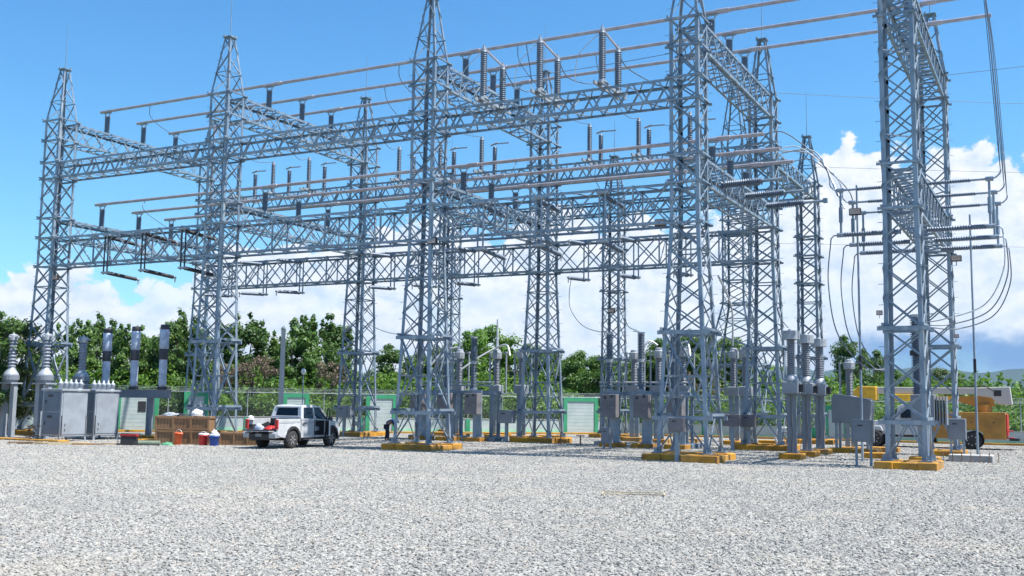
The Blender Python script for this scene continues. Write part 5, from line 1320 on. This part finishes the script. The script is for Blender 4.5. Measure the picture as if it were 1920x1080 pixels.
def undergrowth():
    rnd = random.Random(5); lf = MB()
    def strip(P, Q, d0, d1, h0, h1, n, size):
        d = (Q-P).normalized(); nr = V((-d.y, d.x, 0)); L_ = (Q-P).length
        from mathutils import noise as nz
        for _ in range(n):
            u = rnd.random()*L_; w = d0+(d1-d0)*rnd.random()
            hh_ = (h0+(h1-h0)*(w-d0)/(d1-d0))*(1+.55*nz.noise(V((u*.35, w*.3, 2)))+.3*nz.noise(V((u*1.2, w, 5))))
            z = max(.1, hh_*(1-.55*rnd.random()**2.2))
            leaf_quads(lf, P+d*u+nr*w+V((0, 0, z)), 3, (.3, .3, .22), size, rnd, .8)
    strip(WL+V((0, 0, 0)), WA, .6, 9, 1.6, 3.4, 2500, .2)
    strip(WA, WB, .6, 4, 1.8, 2.6, 8500, .17)
    strip(WA, WB, 4, 13, 2.5, 4.2, 9000, .2)
    strip(WB, WB+V((55, 1.5, 0)), .8, 6, 1.3, 2.4, 6000, .17)
    strip(WB+V((0, 6, 0)), WB+V((60, 8, 0)), 2, 22, 2.2, 4.6, 9000, .24)
    strip(V((-45, 112, 0)), V((55, 112, 0)), 0, 30, 2.4, 4.4, 9000, .34)
    o = lf.build('undergrowth', M['bush'], None, fix=False); tag(o, 'dense bright green undergrowth and creepers beyond the wall', 'undergrowth', kind='stuff')
undergrowth()
def dry():
    rnd = random.Random(9)
    for k, (px, z, dist, s, lb) in enumerate(((478, 4.6, 79, (1.7, 1.2, .8), 'large patch of dry brown creeper behind the concrete pole'), (430, 4.2, 80, (1.6, 1.4, .8), 'dry brown creeper behind the crates tower'), (622, 4.3, 82, (1.2, 1., .9), 'dry brown creeper above the pickup cab'), (1315, 4.2, 92, (2.0, 1.4, 1.6), 'dry brown creeper behind the centre right tower'))):
        a = bearing(px); lf = MB(); c = V((sin(a)*dist, cos(a)*dist, z))
        for i in range(14): leaf_quads(lf, (rnd.uniform(-1, 1)*s[0], rnd.uniform(-1, 1)*s[1], rnd.uniform(-1, .8)*s[2]), 130, (s[0]*.4, s[0]*.4, s[2]*.5), .09, rnd)
        st_ = thing('dry_creeper', lb, 'creeper', tuple(c), 0, 'patches of dry creeper'); lf.build('dry_foliage', M['dry'], st_, fix=False)
        mb = MB()
        for i in range(6): mb.cyl((rnd.uniform(-1, 1)*s[0]*.7, 0, -z), (rnd.uniform(-1, 1)*s[0]*.6, .2, 0), .05, .03, 5)
        mb.build('stem', 'bark', st_)
dry()

# ------------------------------------------------------------------ haze
def haze():
    mb = MB(); x0, x1, y0, y1, z0, z1 = -9000, 9000, -600, 9000, -4, 1300
    mb.box(((x0+x1)/2, (y0+y1)/2, (z0+z1)/2), (x1-x0, y1-y0, z1-z0))
    m = bpy.data.materials.new('haze'); m.use_nodes = True; t = NT(m.node_tree)
    t.n.remove(t.n['Principled BSDF'])
    v = t.add('ShaderNodeVolumePrincipled', {'Color': (.55, .76, 1., 1), 'Density': HAZE_D, 'Anisotropy': .1})
    t.l.new(v.outputs[0], t.n['Material Output'].inputs['Volume'])
    tag(mb.build('haze', m), kind='stuff')
HAZE_D = 3.2e-5
haze()
